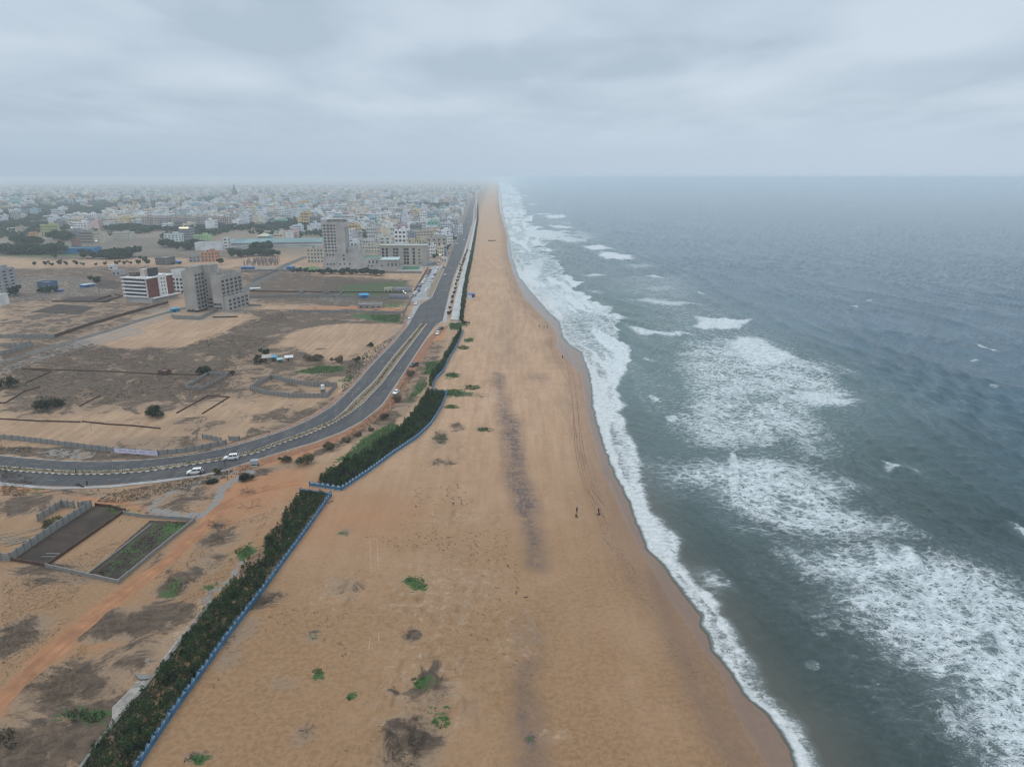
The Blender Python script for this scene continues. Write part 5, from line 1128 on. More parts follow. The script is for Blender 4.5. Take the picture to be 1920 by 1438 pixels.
zfence('curved blue zigzag fence along the seaward side of the middle belt', [(640,920),(690,887),(740,850),(785,820),(810,795),(827,767),(839,737)]); zfence('short step of blue fence at the top of the curved belt', [(810,736),(839,737)], .9)
zfence('blue zigzag fence beside the narrow shrub strip', [(810,735),(817,712),(830,700),(842,675),(857,650),(869,622)], 1.0)
# ================================================================= far town: houses, trees
HW = plain('house_paint', (.5,.5,.5), .85, .2, .3, 1.0, objcol=True)
def proto(w, d, fl, cols, kind=0):
    fh = 3.1; h = fl * fh; mb = MB(); mb.box(-w/2, w/2, -d/2, d/2, 0, h, 0); mb.box(-w/2+.3, w/2-.3, -d/2+.3, d/2-.3, h+.01, h+.1, 1)
    for (a, b, c, e) in ((-w/2-.1, w/2+.1, -d/2-.1, -d/2+.2), (-w/2-.1, w/2+.1, d/2-.2, d/2+.1), (-w/2-.1, -w/2+.2, -d/2+.2, d/2-.2), (w/2-.2, w/2+.1, -d/2+.2, d/2-.2)): mb.box(a, b, c, e, h+.005, h+.95, 0)
    mb.box(w*.05, w*.35, d*.0, d*.35, h+.1, h+2.7, 0); mb.cyl((-w*.25, d*.2, h+.1), (-w*.25, d*.2, h+1.5), .7, .65, 8, 2)
    for k in range(fl):
        z = k * fh + 1.0
        for i in range(cols):
            x = -w/2 + w * (i + .5) / cols; ww = w / cols * .28; mb.box(x - ww, x + ww, -d/2 - .05, -d/2 - .001, z, z + 1.5, 2)
        for i in range(2):
            y = -d/2 + d * (i + .5) / 2; mb.box(w/2 + .001, w/2 + .05, y - .7, y + .7, z, z + 1.4, 2)
        if kind == 1 and k: mb.box(-w/2 - .3, w/2 + .3, -d/2 - 1.0, -d/2 - .06, k*fh - .15, k*fh + .75, 0)
    if kind == 2: mb.add([(-w/2-.5,-d/2-.5,h+1),(w/2+.5,-d/2-.5,h+1),(w/2+.5,d/2+.5,h+1),(-w/2-.5,d/2+.5,h+1),(-w*.2,0,h+3.6),(w*.2,0,h+3.6)], [(0,1,5,4),(2,3,4,5),(1,2,5),(3,0,4)], 3)
    return mb.mesh('town_house', [HW, ROOFC, OPEN, MATS['orange_tiles']])
PRO = [proto(11, 10, 3, 4), proto(14, 11, 4, 5, 1), proto(9, 9, 2, 3), proto(17, 12, 3, 6, 1), proto(12, 10, 2, 4, 2), proto(10, 10, 5, 3), proto(22, 12, 2, 8), proto(13, 12, 4, 4)]
HC = [((.78,.80,.82),'white'),((.66,.70,.75),'bluish white'),((.70,.63,.50),'cream'),((.46,.46,.47),'gray'),((.66,.48,.46),'pinkish'),((.36,.52,.60),'pale blue'),((.64,.48,.24),'ochre'),((.28,.54,.48),'teal'),((.26,.26,.28),'dark gray'),((.72,.73,.70),'off white')]
HWT = [.24,.18,.12,.14,.07,.06,.04,.02,.06,.07]
HK = ['three storey flat roofed','four storey balconied','small two storey','wide three storey','tiled roofed','narrow five storey','long low','four storey']
def road_left(Y): return np.interp(Y, *(lambda A: (A[:, 1][np.argsort(A[:, 1])], A[:, 0][np.argsort(A[:, 1])]))(GA(ROAD_L[13:])))
used = []
for o in bpy.data.objects:
    if o.parent is None and o.type == 'EMPTY' and o.get('category') in ('building', 'hotel', 'apartment building', 'house', 'shed'): used.append((o.location.x + 15, o.location.y + 8, 26))
# townness in the photo grows to the right; fields stay open near the sandy plots
def density(x, y):
    px = PX0 + FL * x / (y * CP + CAMH * SP); dd_ = (y * SP - CAMH * CP) / (y * CP + CAMH * SP); py = PY0 - FL * dd_
    return px, py
n0 = 0; spots = []; tries = 0
rg = np.random.default_rng(5)
while len(spots) < 3600 and tries < 90000:
    tries += 1
    v = rg.uniform(0, 1); py = 352 + 122 * v ** 1.25 if rg.uniform() < .8 else rg.uniform(346, 380); px = rg.uniform(-260, 900)
    g = G(px, py)
    if g.x > road_left(g.y) - 14: continue
    lim = 0
    if py > 430 and px < 640: lim = .12 if py < 452 else 0
    elif py > 470: lim = 0 if px < 760 else .3
    elif px > 620: lim = 1
    else: lim = .55
    t = fbm(g.x * .0045, g.y * .0022, 4, 61) + .10 * (px > 640) - .05 * (px < 300)
    lim *= float(sstep(.40, .52, t))
    if rg.uniform() > lim + (.08 if py < 425 else 0): continue
    sp = 17 if g.y < 1800 else 15
    if any((g.x - a) ** 2 + (g.y - b) ** 2 < (r if r > 20 else sp) ** 2 for a, b, r in (used + spots[-900:])): continue
    spots.append((g.x, g.y, 12))
spots.sort(key=lambda q: q[1])
gname = 'small houses of the hazy town'; rest = []
for k, (x, y, _) in enumerate(spots):
    pi = int(rg.choice(8, p=[.2,.14,.2,.1,.06,.08,.06,.16])); ci = int(rg.choice(10, p=HWT)); rz = float(rg.normal(0, .12)) + (math.pi / 2 if rg.uniform() < .3 else 0)
    if k < 285:
        px, py = density(x, y); s_ = float(rg.uniform(.95, 1.4))
        where = 'near the coast road' if px > 780 else 'behind the hotel tower' if px > 600 else 'beyond the long teal roof' if px > 440 else 'around the apartment row' if px > 250 else 'among trees in the left town'
        o = put('town_house', PRO[pi], None, (x, y, 0), rz, (s_, s_, s_ * float(rg.uniform(.8, 1.2))), label=f'{HC[ci][1]} {HK[pi]} house {where}', cat='house', group=gname); o.color = (*HC[ci][0], 1)
    else: rest.append((x, y, pi, ci, rz))
# the rest of the town, too many to count: one object
def bake(items):
    cols = sorted(set(i[3] for i in items)); V = []; F = []; M = []; mats = [wallmat(HC[c][0]) for c in cols] + [ROOFC, OPEN, MATS['orange_tiles']]; off = 0
    for x, y, pi, ci, rz in items:
        me = PRO[pi]; co_ = np.empty(len(me.vertices) * 3); me.vertices.foreach_get('co', co_); co_ = co_.reshape(-1, 3) * rg.uniform(.95, 1.4)
        c, s_ = math.cos(rz), math.sin(rz); V.append(np.stack([x + co_[:, 0] * c - co_[:, 1] * s_, y + co_[:, 0] * s_ + co_[:, 1] * c, co_[:, 2]], 1))
        for p in me.polygons:
            if len(p.vertices) == 4: F.append([v + off for v in p.vertices]); M.append(cols.index(ci) if p.material_index == 0 else len(cols) + p.material_index - 1)
        off += len(co_)
    return npmesh('far_town', np.concatenate(V), np.array(F), mats, M)
put('far_town', bake(rest), kind='stuff', label='countless pale houses of the far town fading into haze', cat='far town')

# trees
def crown(R, H, n, size, seed):
    r = np.random.default_rng(seed); lob = r.normal(size=(7, 3)) * [R * .45, R * .45, H * .22]; lob[:, 2] += H * .62; rad = r.uniform(.38, .62, 7) * R
    i = r.integers(0, 7, n); d = r.normal(size=(n, 3)); d /= np.linalg.norm(d, axis=1)[:, None]; C = lob[i] + d * (rad[i] * r.uniform(.55, 1.05, n))[:, None] * [1, 1, .75]
    V, F = blades(C, size, .1, .8, rng=r); return npmesh('crown', V, F, [TRE])
def trunk(h, r): return MB().cyl((0,0,0), (0,0,h), r, r * .6, 7).cyl((0,0,h*.7), (r*5,0,h*1.15), r*.5, r*.2, 5).cyl((0,0,h*.65), (-r*4,r*3,h*1.1), r*.5, r*.2, 5).mesh('trunk', BARK)
CR = [crown(4.2, 8, 900, 1.1, 1), crown(3.2, 7, 700, .95, 2), crown(5.5, 9, 1100, 1.4, 3)]; TKm = [trunk(4.2, .22), trunk(3.6, .18), trunk(4.6, .3)]
def tree(x, y, k=0, s_=1.0, label='tree', group='trees of the town and fields', rz=0.0):
    root = empty('tree', (x, y, 0), rz, label=label, cat='tree', group=group); root.scale = (s_, s_, s_)
    put('trunk', TKm[k], root); put('crown', CR[k], root); return root
def row(label, pts, n, k, s0, s1, jit, grp):
    P = GA(pts); d = np.r_[0, np.cumsum(np.hypot(*np.diff(P, axis=0).T))]
    for i in range(n):
        t = d[-1] * (i + .5) / n; tree(np.interp(t, d, P[:, 0]) + random.uniform(-jit, jit), np.interp(t, d, P[:, 1]) + random.uniform(-jit, jit), k if k >= 0 else random.randrange(3), random.uniform(s0, s1), label, grp, random.uniform(0, 6))
row('dark round tree in the row before the hotel wall', [(545,513),(600,513.5),(660,515),(720,517)], 22, -1, .45, .72, 1.5, 'dark trees in front of the hotel podium')
row('tree in the clump above the pillar yard', [(445,483),(480,480),(520,480)], 9, 2, .8, 1.1, 3, 'trees behind the pillar yard')
row('tree before the long teal roofed building', [(478,470),(505,469)], 6, 2, .9, 1.3, 3, 'trees in front of the long building')
row('tree in the dark grove right of the blue shed', [(186,485),(215,486),(240,482)], 14, 2, .9, 1.3, 7, 'dark grove right of the blue shed')
row('tree in the grove left of the blue shed', [(0,475),(40,476),(80,476),(118,475)], 26, 2, .9, 1.4, 9, 'long grove left of the blue shed')
row('low green tree along the sandy lane', [(58,500),(120,499),(170,499),(250,497),(350,497)], 18, 1, .4, .8, 3, 'low green trees along the sandy strip')
row('tree beside the white houses at the left', [(30,455),(75,458)], 10, 2, .9, 1.2, 9, 'trees below the small orange house')
row('green tree between the beach footpath and the promenade', [(841,598),(850,555),(858,525),(866,500),(876,470)], 20, 1, .28, .4, .3, 'small green trees along the beach footpath')
row('tree in front of the apartment row', [(205,433),(270,433),(350,433),(440,434)], 26, 2, .8, 1.2, 10, 'trees in front of the apartment row')
row('tree at the foot of the gray frame tower', [(300,462),(365,464),(340,470)], 16, -1, .8, 1.2, 9, 'trees around the green building')
row('tree beside the gray tower at the left edge', [(12,556),(35,553)], 5, 1, .8, 1.1, 2, 'trees at the left edge tower')
row('green tree behind the left houses', [(110,447),(128,452)], 6, 2, 1, 1.4, 6, 'trees right of the lime building')
for (px, py, k, s_, lab) in [(184,535,1,1.0,'single green tree beside the blue and white shelter'),(92,549,2,.55,'dark green tree below the site cabin'),(80,549,2,.5,'bushy tree left of the site cabin'),(155,479,0,.9,'single dark tree before the blue shed'),(168,479,1,.7,'small dark tree right of the single one'),(105,485,1,.6,'small tree on the open strip'),(415,497,0,.8,'dark tree behind the unfinished block roof'),(273,493,1,.9,'round tree on the sandy strip'),(500,669,1,.55,'slim dark palm like tree behind the shacks')]:
    g = G(px, py); tree(g.x, g.y, k, s_, lab, None, 1.0)
row('small tree among the shops beside the coast road', [(806,489),(822,478),(838,470),(846,455),(853,448)], 12, 1, .5, .8, 3, 'small trees among the roadside shops')
# woods that read as one mass
q = []
rg2 = np.random.default_rng(8)
for _ in range(60000):
    py = 348 + 100 * rg2.uniform() ** 1.3; px = rg2.uniform(-300, 860); g = G(px, py)
    if g.x > road_left(g.y) - 30: continue
    t = fbm(g.x * .0045, g.y * .0022, 4, 61) + .10 * (px > 640) - .05 * (px < 300); f = fbm(g.x * .02, g.y * .012, 3, 62)
    if py > 432 and px < 640: p_ = .25 * (f > .5)
    else: p_ = float(sstep(.60, .42, t)) * .9 + .2 + .15 * (px < 600)
    if rg2.uniform() < p_ * (1.0 if py > 365 else .5): q.append((g.x, g.y))
q = np.array(q[:12000]); hgt = rg2.uniform(5, 9, len(q)); per = 22
C = np.repeat(np.c_[q, hgt * .6], per, 0); d_ = rg2.normal(size=C.shape); d_ /= np.linalg.norm(d_, axis=1)[:, None]; C += d_ * np.repeat(hgt, per)[:, None] * [.62, .62, .4]
V, F = blades(C, 3.2, .05, .9, rng=rg2); put('woodland', npmesh('woodland', V, F, [TRE]), kind='stuff', label='dark bluish tree cover between the far houses', cat='woodland')
# yard full of thin concrete pillars
P = inpoly([(453,499),(480,488),(525,488),(522,500)], 110, np.random.default_rng(3)); pm_ = MB().box(-.25,.25,-.25,.25,0,4.5).mesh('concrete_pillar', wallmat((.24,.2,.2)))
for x, y in P: put('concrete_pillar', pm_, None, (x, y, 0), 0, (1, 1, random.uniform(.7, 1.2)), label='thin unfinished concrete pillar in the pillar yard', cat='pillar', group='pillars of the unfinished yard')
# temple-like tower on the skyline
g = G(441, 372); mb = MB()
for k in range(7): r_ = 17 * (1 - k / 7.5); mb.cyl((0,0,k*7.0), (0,0,(k+1)*7.0), r_, r_*.86, 12)
mb.cyl((0,0,49),(0,0,55), 2.5, .3, 8)
mb.build('temple_tower', plain('dark_temple_stone', (.10,.10,.10), .9), label='dark curved temple spire rising above the far skyline', cat='temple').location = (g.x, g.y, 0)
q = MB(); 
B = Bld('orange_roof_hall', 'long ochre hall with blue centre on the far rise', 'building', (395,393), (470,393), 40, top=383, col=(.50,.38,.24)); B.block(B.w*.3, B.w*.5, -3, 0, 0, B.h*.8, 'porch', wallmat((.10,.16,.30)), para=None)
# ================================================================= vehicles
def paintmat():
    N = NT('car_paint'); oi = N.n('ShaderNodeObjectInfo'); N.put(N.b.inputs['Base Color'], oi.outputs['Color']); N.b.inputs['Roughness'].default_value = .28; N.b.inputs['Coat Weight'].default_value = .5
    d = N.noise(N.obj(), 2.0, 3); N.put(N.b.inputs['Roughness'], N.smooth(d, .3, .7, .24, .42)); return N.m
CPAINT = paintmat(); CG = plain('car_glass', (.02, .025, .03), .1, 1, .1, spec=.8); TY = plain('tyre_rubber', (.03, .03, .03), .9); RIM = plain('alloy_rim', (.4, .4, .42), .35, metal=.8)
HL = plain('headlight_lens', (.7, .72, .75), .15); TL = plain('tail_light', (.30, .02, .02), .2); TRIM = plain('black_trim', (.03, .03, .032), .6)
def car(name, L=4.4, w=.88, hood=.95, roof=1.65, kind='suv'):
    root = empty(name); root['category'] = 'car'
    xs = [0, .12, .5, L*.27, L*.30, L*.86, L-.15, L]; zt = [.55, .74, hood-.03, hood+.05, hood+.08, hood+.12, hood+.05, .62] if kind == 'suv' else [.5, .68, .82, .92, .95, .98, .95, .6]
    zb = [.34, .26, .24, .24, .24, .24, .28, .36]; ww = [.78, .93, 1, 1, 1, 1, .96, .84]
    mb = MB(); n = len(xs)
    ring_ = []
    for x, z1, z0, k in zip(xs, zt, zb, ww):
        h = w * k; ring_.append([(x-L/2, -h*.94, z0), (x-L/2, -h, (z0+z1)/2), (x-L/2, -h*.96, z1-.06), (x-L/2, -h*.80, z1), (x-L/2, h*.80, z1), (x-L/2, h*.96, z1-.06), (x-L/2, h, (z0+z1)/2), (x-L/2, h*.94, z0)])
    vs = [v for r in ring_ for v in r]; m_ = 8
    fs = [(i*m_+j, i*m_+(j+1)%m_, (i+1)*m_+(j+1)%m_, (i+1)*m_+j) for i in range(n-1) for j in range(m_)] + [tuple(range(m_)), tuple(reversed(range((n-1)*m_, n*m_)))]
    mb.add(vs, fs, 0)
    x0, x1, x2, x3 = (L*.25, L*.40, L*.90, L*.97) if kind == 'suv' else (L*.27, L*.42, L*.76, L*.90)
    zc = zt[4] - .02; wt, wb = w*.74, w*.92
    P = [(x0-L/2,-wb,zc),(x3-L/2,-wb,zc),(x3-L/2,wb,zc),(x0-L/2,wb,zc),(x1-L/2,-wt,roof),(x2-L/2,-wt,roof),(x2-L/2,wt,roof),(x1-L/2,wt,roof)]
    mb.add(P, [(0,1,5,4),(1,2,6,5),(2,3,7,6),(3,0,4,7),(4,5,6,7)], 0)
    mb.add([(x1-L/2+.1,-wt+.08,roof),(x2-L/2-.1,-wt+.08,roof),(x2-L/2-.1,wt-.08,roof),(x1-L/2+.1,wt-.08,roof)] + [(x1-L/2+.2,-wt+.2,roof+.05),(x2-L/2-.2,-wt+.2,roof+.05),(x2-L/2-.2,wt-.2,roof+.05),(x1-L/2+.2,wt-.2,roof+.05)], [(0,1,5,4),(1,2,6,5),(2,3,7,6),(3,0,4,7),(4,5,6,7)], 0)
    mb.build('body', CPAINT, root)
    def lerp(a, b, t): return tuple(a[i] + (b[i]-a[i])*t for i in range(3))
    def pane(a, b, c, d, off, nm, u0=.08, u1=.92, v0=.12, v1=.88):
        q = [lerp(lerp(a,b,u), lerp(d,c,u), v) for u, v in ((u0,v0),(u1,v0),(u1,v1),(u0,v1))]; q = [tuple(p[i]+off[i] for i in range(3)) for p in q]
        MB().add(q, [(0,1,2,3)]).build(nm, CG, root)
    for s_, A in ((-1, (P[0],P[1],P[5],P[4])), (1, (P[3],P[2],P[6],P[7]))):
        pane(*A, (0, s_*.012, .0), 'side_window', .10, .50); pane(*A, (0, s_*.012, .0), 'side_window', .54, .92)
    pane(P[0],P[3],P[7],P[4], (-.012,0,.01), 'windscreen'); pane(P[1],P[2],P[6],P[5], (.012,0,.01), 'rear_window')
    tm = MB().cyl((0,-.1,0),(0,.1,0),.34,.34,16).mesh('wheel', TY); rm = MB().cyl((0,-.112,0),(0,.112,0),.21,.21,10).mesh('rim', RIM)
    for x in (L*.19, L*.80):
        for s_ in (-1, 1):
            o = put('wheel', tm, root, (x-L/2, s_*w*.9, .34)); put('rim', rm, o)
    for s_ in (-1, 1):
        MB().box(-L/2+.03, -L/2+.2, s_*w*.62-.17, s_*w*.62+.17, .58, .72).build('headlight', HL, root); MB().box(L/2-.12, L/2-.01, s_*w*.68-.1, s_*w*.68+.1, .68, .98).build('tail_light', TL, root)
        MB().box(L*.30-L/2, L*.30-L/2+.14, s_*(w+.10)-.08, s_*(w+.10)+.08, zc+.02, zc+.16).build('mirror', CPAINT, root)
    MB().box(-L/2-.03, -L/2+.1, -w*.7, w*.7, .34, .5).build('bumper', TRIM, root); MB().box(L/2-.1, L/2+.03, -w*.7, w*.7, .36, .54).build('bumper', TRIM, root)
    return root
SUV = car('parked_car'); SED = car('parked_car', 4.2, .84, .9, 1.45, 'sedan'); KD = children_map(); usedp = {SUV: 0, SED: 0}
CWH, CBK, CSI, CRD = (.68,.69,.70,1), (.03,.035,.045,1), (.34,.35,.37,1), (.25,.03,.03,1)
def place_car(src, px, py, ang, col, label, group='cars', z=.03, name='parked_car'):
    g = G(px, py)
    if usedp[src]: c = dup(src, KD, (g.x, g.y, z), math.radians(ang), label=label, col=col)
    else: c = src; usedp[src] = 1; c.location = (g.x, g.y, z); c.rotation_euler = (0, 0, math.radians(ang)); c['label'] = label; [setattr(k, 'color', col) for k in KD[src]]
    c.name = name; c['group'] = group; c['label'] = label; return c
place_car(SUV, 434, 861, 12, CWH, 'white car driving beside the striped median kerb', 'cars near the bend'); place_car(SUV, 366, 888, 9, CWH, 'white car parked on the lower carriageway beside the paved footpath', 'cars near the bend')
place_car(SED, 743, 738, 75, CWH, 'white car parked alone on the red verge below the bend', 'cars near the bend'); place_car(SUV, 776, 687, 50, CBK, 'dark car parked beside the green grass patch', 'cars near the bend')
place_car(SUV, 821, 627, 82, CWH, 'white car at the end of the dark median, in front of a dark one', 'cars near the bend'); place_car(SED, 826, 618, 60, CBK, 'dark car just behind the white one at the roadside', 'cars near the bend')
place_car(SUV, 780, 571, 88, CWH, 'white car alone on the paved apron left of the road, farther one', 'cars on the apron'); place_car(SED, 768, 598, 88, CWH, 'white car alone on the paved apron left of the road, nearer one', 'cars on the apron')
for px, py, c in [(798,524,CWH),(794,529,CWH),(792,533,CWH),(787,536,CSI),(786,539,CBK),(784,544,CSI),(783,548,CBK),(779,550,CWH),(777,553,CWH),(776,556,CSI),(806,508,CBK),(804,512,CRD),(802,516,CBK),(800,519,CSI)]:
    place_car(random.choice((SUV, SED)), px, py, 60 + random.uniform(-6, 6), c, {CWH:'white', CBK:'dark', CSI:'silver gray', CRD:'dark red'}[c] + ' car in the parked row along the roadside wall', 'row of cars parked along the wall')
for px, py, c in [(799,548,CWH),(800,544,CWH),(806,535,CWH),(806,532,CSI),(810,524,CSI),(812,521,CWH),(815,517,CBK),(816,514,CWH),(818,510,CWH),(819,507,CSI),(821,504,CWH)]:
    place_car(random.choice((SUV, SED)), px, py, 80 + random.uniform(-6, 6), c, {CWH:'white', CBK:'dark', CSI:'silver gray'}[c] + ' car in the parked row beside the planted verge', 'row of cars parked by the planted verge')
for px, py, c, l in [(835,517,CSI,'silver car driving alone on the wide road beside the parking ground'),(875,447,CBK,'dark car on the far road beside the promenade'),(870,451,CWH,'white car in the middle of the far road'),(857,458,CWH,'white car at the left edge of the far road'),(881,427,CWH,'white car far up the road near the footpath'),(879,417,CWH,'white car in the far traffic, mid road'),(870,419,CWH,'white car turning at the far left kerb'),(848,474,CBK,'dark car leaving the side street onto the far road'),(842,476,CBK,'dark car waiting in the side street'),(832,503,CBK,'dark car at the corner of the parking ground'),(885,398,CWH,'white car in the farthest traffic'),(886,390,CRD,'red car in the farthest traffic'),(884,404,CSI,'silver car in the farthest traffic')]:
    place_car(SED if c == CWH else SUV, px, py, 88, c, l, 'cars on the far road', name='moving_car')
rc = random.Random(9)
for k in range(16):
    px = 822 + k * 2.6 + rc.uniform(-1, 1); py = 497 - k * 4.2 + rc.uniform(-1.5, 1.5); c = rc.choice((CWH, CWH, CSI, CBK))
    place_car(rc.choice((SUV, SED)), px, py, 75 + rc.uniform(-15, 15), c, {CWH:'white', CBK:'dark', CSI:'silver gray'}[c] + ' car parked on the dirt strip in front of the roadside shops', 'cars parked before the roadside shops')
# motorcycle
def motorcycle(label, px, py, ang):
    g = G(px, py); r = empty('motorcycle', (g.x, g.y, .03), math.radians(ang), label=label, cat='motorcycle')
    for x in (-.65, .65):
        mb = MB(); n = 16
        for i in range(n):
            a0, a1 = 2*math.pi*i/n, 2*math.pi*(i+1)/n; mb.cyl((x+.27*math.cos(a0),0,.32+.27*math.sin(a0)), (x+.27*math.cos(a1),0,.32+.27*math.sin(a1)), .05, .05, 6, cap=False)
        for i in range(6):
            a0 = math.pi*i/6; mb.cyl((x+.26*math.cos(a0),0,.32+.26*math.sin(a0)), (x-.26*math.cos(a0),0,.32-.26*math.sin(a0)), .012, .012, 4)
        mb.build('wheel', TY, r)
    MB().cyl((-.65,0,.32),(-.1,0,.5),.04,.04).cyl((-.1,0,.5),(.45,0,.9),.04,.04).cyl((.65,0,.32),(.42,0,1.0),.035,.035).box(-.2,.2,-.13,.13,.25,.55).build('frame', TRIM, r)
    MB().cyl((-.05,0,.78),(.4,0,.84),.14,.11,10).build('fuel_tank', plain('tank_red', (.12,.02,.02), .3), r); MB().box(-.7,-.02,-.13,.13,.72,.82).build('seat', TRIM, r)
    MB().cyl((.38,-.34,1.05),(.38,.34,1.05),.02,.02).build('handlebar', TRIM, r); MB().cyl((.5,0,.85),(.6,0,.85),.09,.08,10).build('headlight', HL, r); MB().cyl((-.9,-.12,.3),(-.1,-.12,.3),.05,.04).build('exhaust', RIM, r); return r
motorcycle('dark motorcycle on the paved footpath beside the lower carriageway', 149, 912, 8); motorcycle('second dark motorcycle leaning beside the first on the footpath', 153, 914, -25); motorcycle('dark motorcycle behind the parked white car', 379, 889, 60)
# ================================================================= people
SKN = plain('skin', (.16,.09,.06), .6); HAIR = plain('hair', (.012,.01,.01), .6)
def person(label, px, py, shirt, legs, pose='stand', ang=0.0, group=None, loc=None):
    J = {}; R = {}; E = []
    def j(n, p, r, par=None): J[n] = p; R[n] = r; par and E.append((par, n))
    sit = pose == 'sit'; hz_ = .12 if sit else .92
    j('pelvis', (0,0,hz_), (.15,.11)); j('belly', (0,0,hz_+.18), (.145,.10), 'pelvis'); j('chest', (0,-.01,hz_+.40), (.17,.115), 'belly'); j('neckb', (0,0,hz_+.54), (.07,.07), 'chest'); j('neck', (0,-.01,hz_+.60), (.055,.055), 'neckb'); j('headl', (0,-.02,hz_+.68), (.075,.085), 'neck'); j('head', (0,-.015,hz_+.77), (.082,.10), 'headl'); j('crown', (0,0,hz_+.84), (.06,.075), 'head'); j('nose', (0,-.12,hz_+.735), (.014,.014), 'headl')
    st = {'stand':.0, 'walk':.22, 'sit':0}[pose]
    for s, nm in ((1,'l'),(-1,'r')):
        f = st * s
        if sit: kn, an, to = (s*.16,-.42,.42), (s*.15,-.52,.06), (s*.15,-.70,.04)
        else: kn, an, to = (s*.10,-f*.6-.02,.50), (s*.10,-f*1.1+(.06 if f<0 else 0),.09), (s*.12,-f*1.1-.14,.04)
        j('hip'+nm, (s*.09,0,hz_-.05 if not sit else .14), (.10,.10), 'pelvis'); j('knee'+nm, kn, (.062,.066), 'hip'+nm); j('ankle'+nm, an, (.042,.045), 'knee'+nm); j('toe'+nm, to, (.045,.03), 'ankle'+nm)
        j('sh'+nm, (s*.19,0,hz_+.47), (.062,.06), 'chest')
        if sit: el, wr = (s*.25,-.16,.44), (s*.12,-.42,.52)
        elif pose == 'walk': el, wr = (s*.26,f*.5,hz_+.20), (s*.27,f*.9-.10,hz_-.02)
        else: el, wr = (s*.27,.02,hz_+.20), (s*.28,-.05,hz_-.04)
        j('el'+nm, el, (.044,.044), 'sh'+nm); j('wr'+nm, wr, (.030,.026), 'el'+nm)
        dx = Vector(wr) - Vector(el); dx.normalize(); pal = Vector(wr) + dx*.07; j('palm'+nm, tuple(pal), (.042,.02), 'wr'+nm)
        side = Vector((0,-1,0)) if not sit else Vector((-s,0,0))
        for q, (o_, l_) in enumerate(((.030,.070),(.011,.08),(-.010,.075),(-.030,.058))):
            k0 = pal + side*o_ + dx*.03; j(f'k{q}'+nm, tuple(k0), (.010,.009), 'palm'+nm); k1 = k0 + dx*l_*.55 + Vector((-s*.012,0,0)); j(f'f{q}'+nm, tuple(k1), (.009,.008), f'k{q}'+nm); k2 = k1 + dx*l_*.45 + Vector((-s*.022,0,0)); j(f'g{q}'+nm, tuple(k2), (.007,.007), f'f{q}'+nm)
        t0 = pal + side*.045 - dx*.01; j('t'+nm, tuple(t0), (.011,.01), 'palm'+nm); j('u'+nm, tuple(t0 + side*.02 + dx*.045), (.008,.008), 't'+nm)
    names = list(J); me = bpy.data.meshes.new('person'); me.from_pydata([J[n] for n in names], [(names.index(a), names.index(b)) for a, b in E], [])
    o = bpy.data.objects.new('person', me); COL.objects.link(o); m = o.modifiers.new('skin', 'SKIN'); m.use_smooth_shade = True
    for i, n in enumerate(names): me.skin_vertices[0].data[i].radius = R[n]; me.skin_vertices[0].data[i].use_root = (n == 'pelvis')
    s2 = o.modifiers.new('sub', 'SUBSURF'); s2.levels = 1; s2.render_levels = 1
    dg = bpy.context.evaluated_depsgraph_get(); em = bpy.data.meshes.new_from_object(o.evaluated_get(dg)); bpy.data.objects.remove(o)
    em.name = 'person'; em.materials.clear()
    for mm in (SKN, plain('shirt_%d' % int(sum(shirt)*999), shirt, .9), plain('trousers_%d' % int(sum(legs)*999), legs, .9), TRIM): em.materials.append(mm)
    kj = [(Vector(J[n]), n) for n in names]
    seg = []
    for a, b in E:
        nm = b[:-1] if b[-1] in 'lr' and b not in ('neckb',) else b
        seg.append((Vector(J[a]), Vector(J[b]), 3 if nm in ('toe',) else 2 if nm in ('hip','knee','ankle') else 1 if nm in ('belly','chest','sh','el','neckb') else 0))
    for p in em.polygons:
        c = p.center; best = None
        for a, b, k in seg:
            d_ = b - a; t = max(0, min(1, (c-a).dot(d_) / (d_.length_squared + 1e-9))); q = (c - a - d_*t).length
            if best is None or q < best[0]: best = (q, k)
        p.material_index = best[1]
    g = Vector(loc) if loc else G(px, py); zz = min(-.22 - (g.x - float(xwater(g.y))) * .02, 0) if px > 600 else 0.03
    o = put('person', em, None, (g.x, g.y, zz), ang, label=label, cat='person', group=group)
    hb_ = MB(); n = 12
    for i in range(5):
        pass
    bm = bmesh.new(); bmesh.ops.create_uvsphere(bm, u_segments=14, v_segments=8, radius=1.0)
    for v in bm.verts: v.co = Vector((v.co.x*.094, v.co.y*.108 + .022, max(v.co.z, -.55)*.125 + hz_+.80))
    bmesh.ops.delete(bm, geom=[v for v in bm.verts if v.co.y < -.045 and v.co.z < hz_+.83], context='VERTS'); hm_ = bpy.data.meshes.new('hair'); bm.to_mesh(hm_); bm.free(); hm_.materials.append(HAIR); put('hair', hm_, o)
    eb = MB(); [eb.box(s*.032-.011, s*.032+.011, -.107, -.098, hz_+.755, hz_+.768) for s in (-1, 1)]; eb.build('eyes', HAIR, o)
    return o
WS, DK, GY, RD_, BL = (.55,.53,.52), (.03,.03,.035), (.22,.22,.2), (.30,.06,.05), (.06,.09,.2)
person('person in white shirt and black shorts standing on the near beach', 850, 948, WS, DK, 'stand', .2); person('person in pale khaki walking beside the one in white shirt', 865.5, 948.5, (.34,.29,.2), (.22,.19,.13), 'walk', 1.2)
person('person in black standing on the sand left of the seated pair', 1081.5, 962, DK, DK, 'stand', 2.8); person('person in black sitting on the sand below the standing one', 1080, 969, DK, (.10,.06,.06), 'sit', .6)
person('person in black bending forward near the water', 1122, 963.5, DK, DK, 'walk', -.8); person('person in dark purple sitting beside the bending one', 1124.5, 965, (.10,.07,.10), DK, 'sit', -1.2)
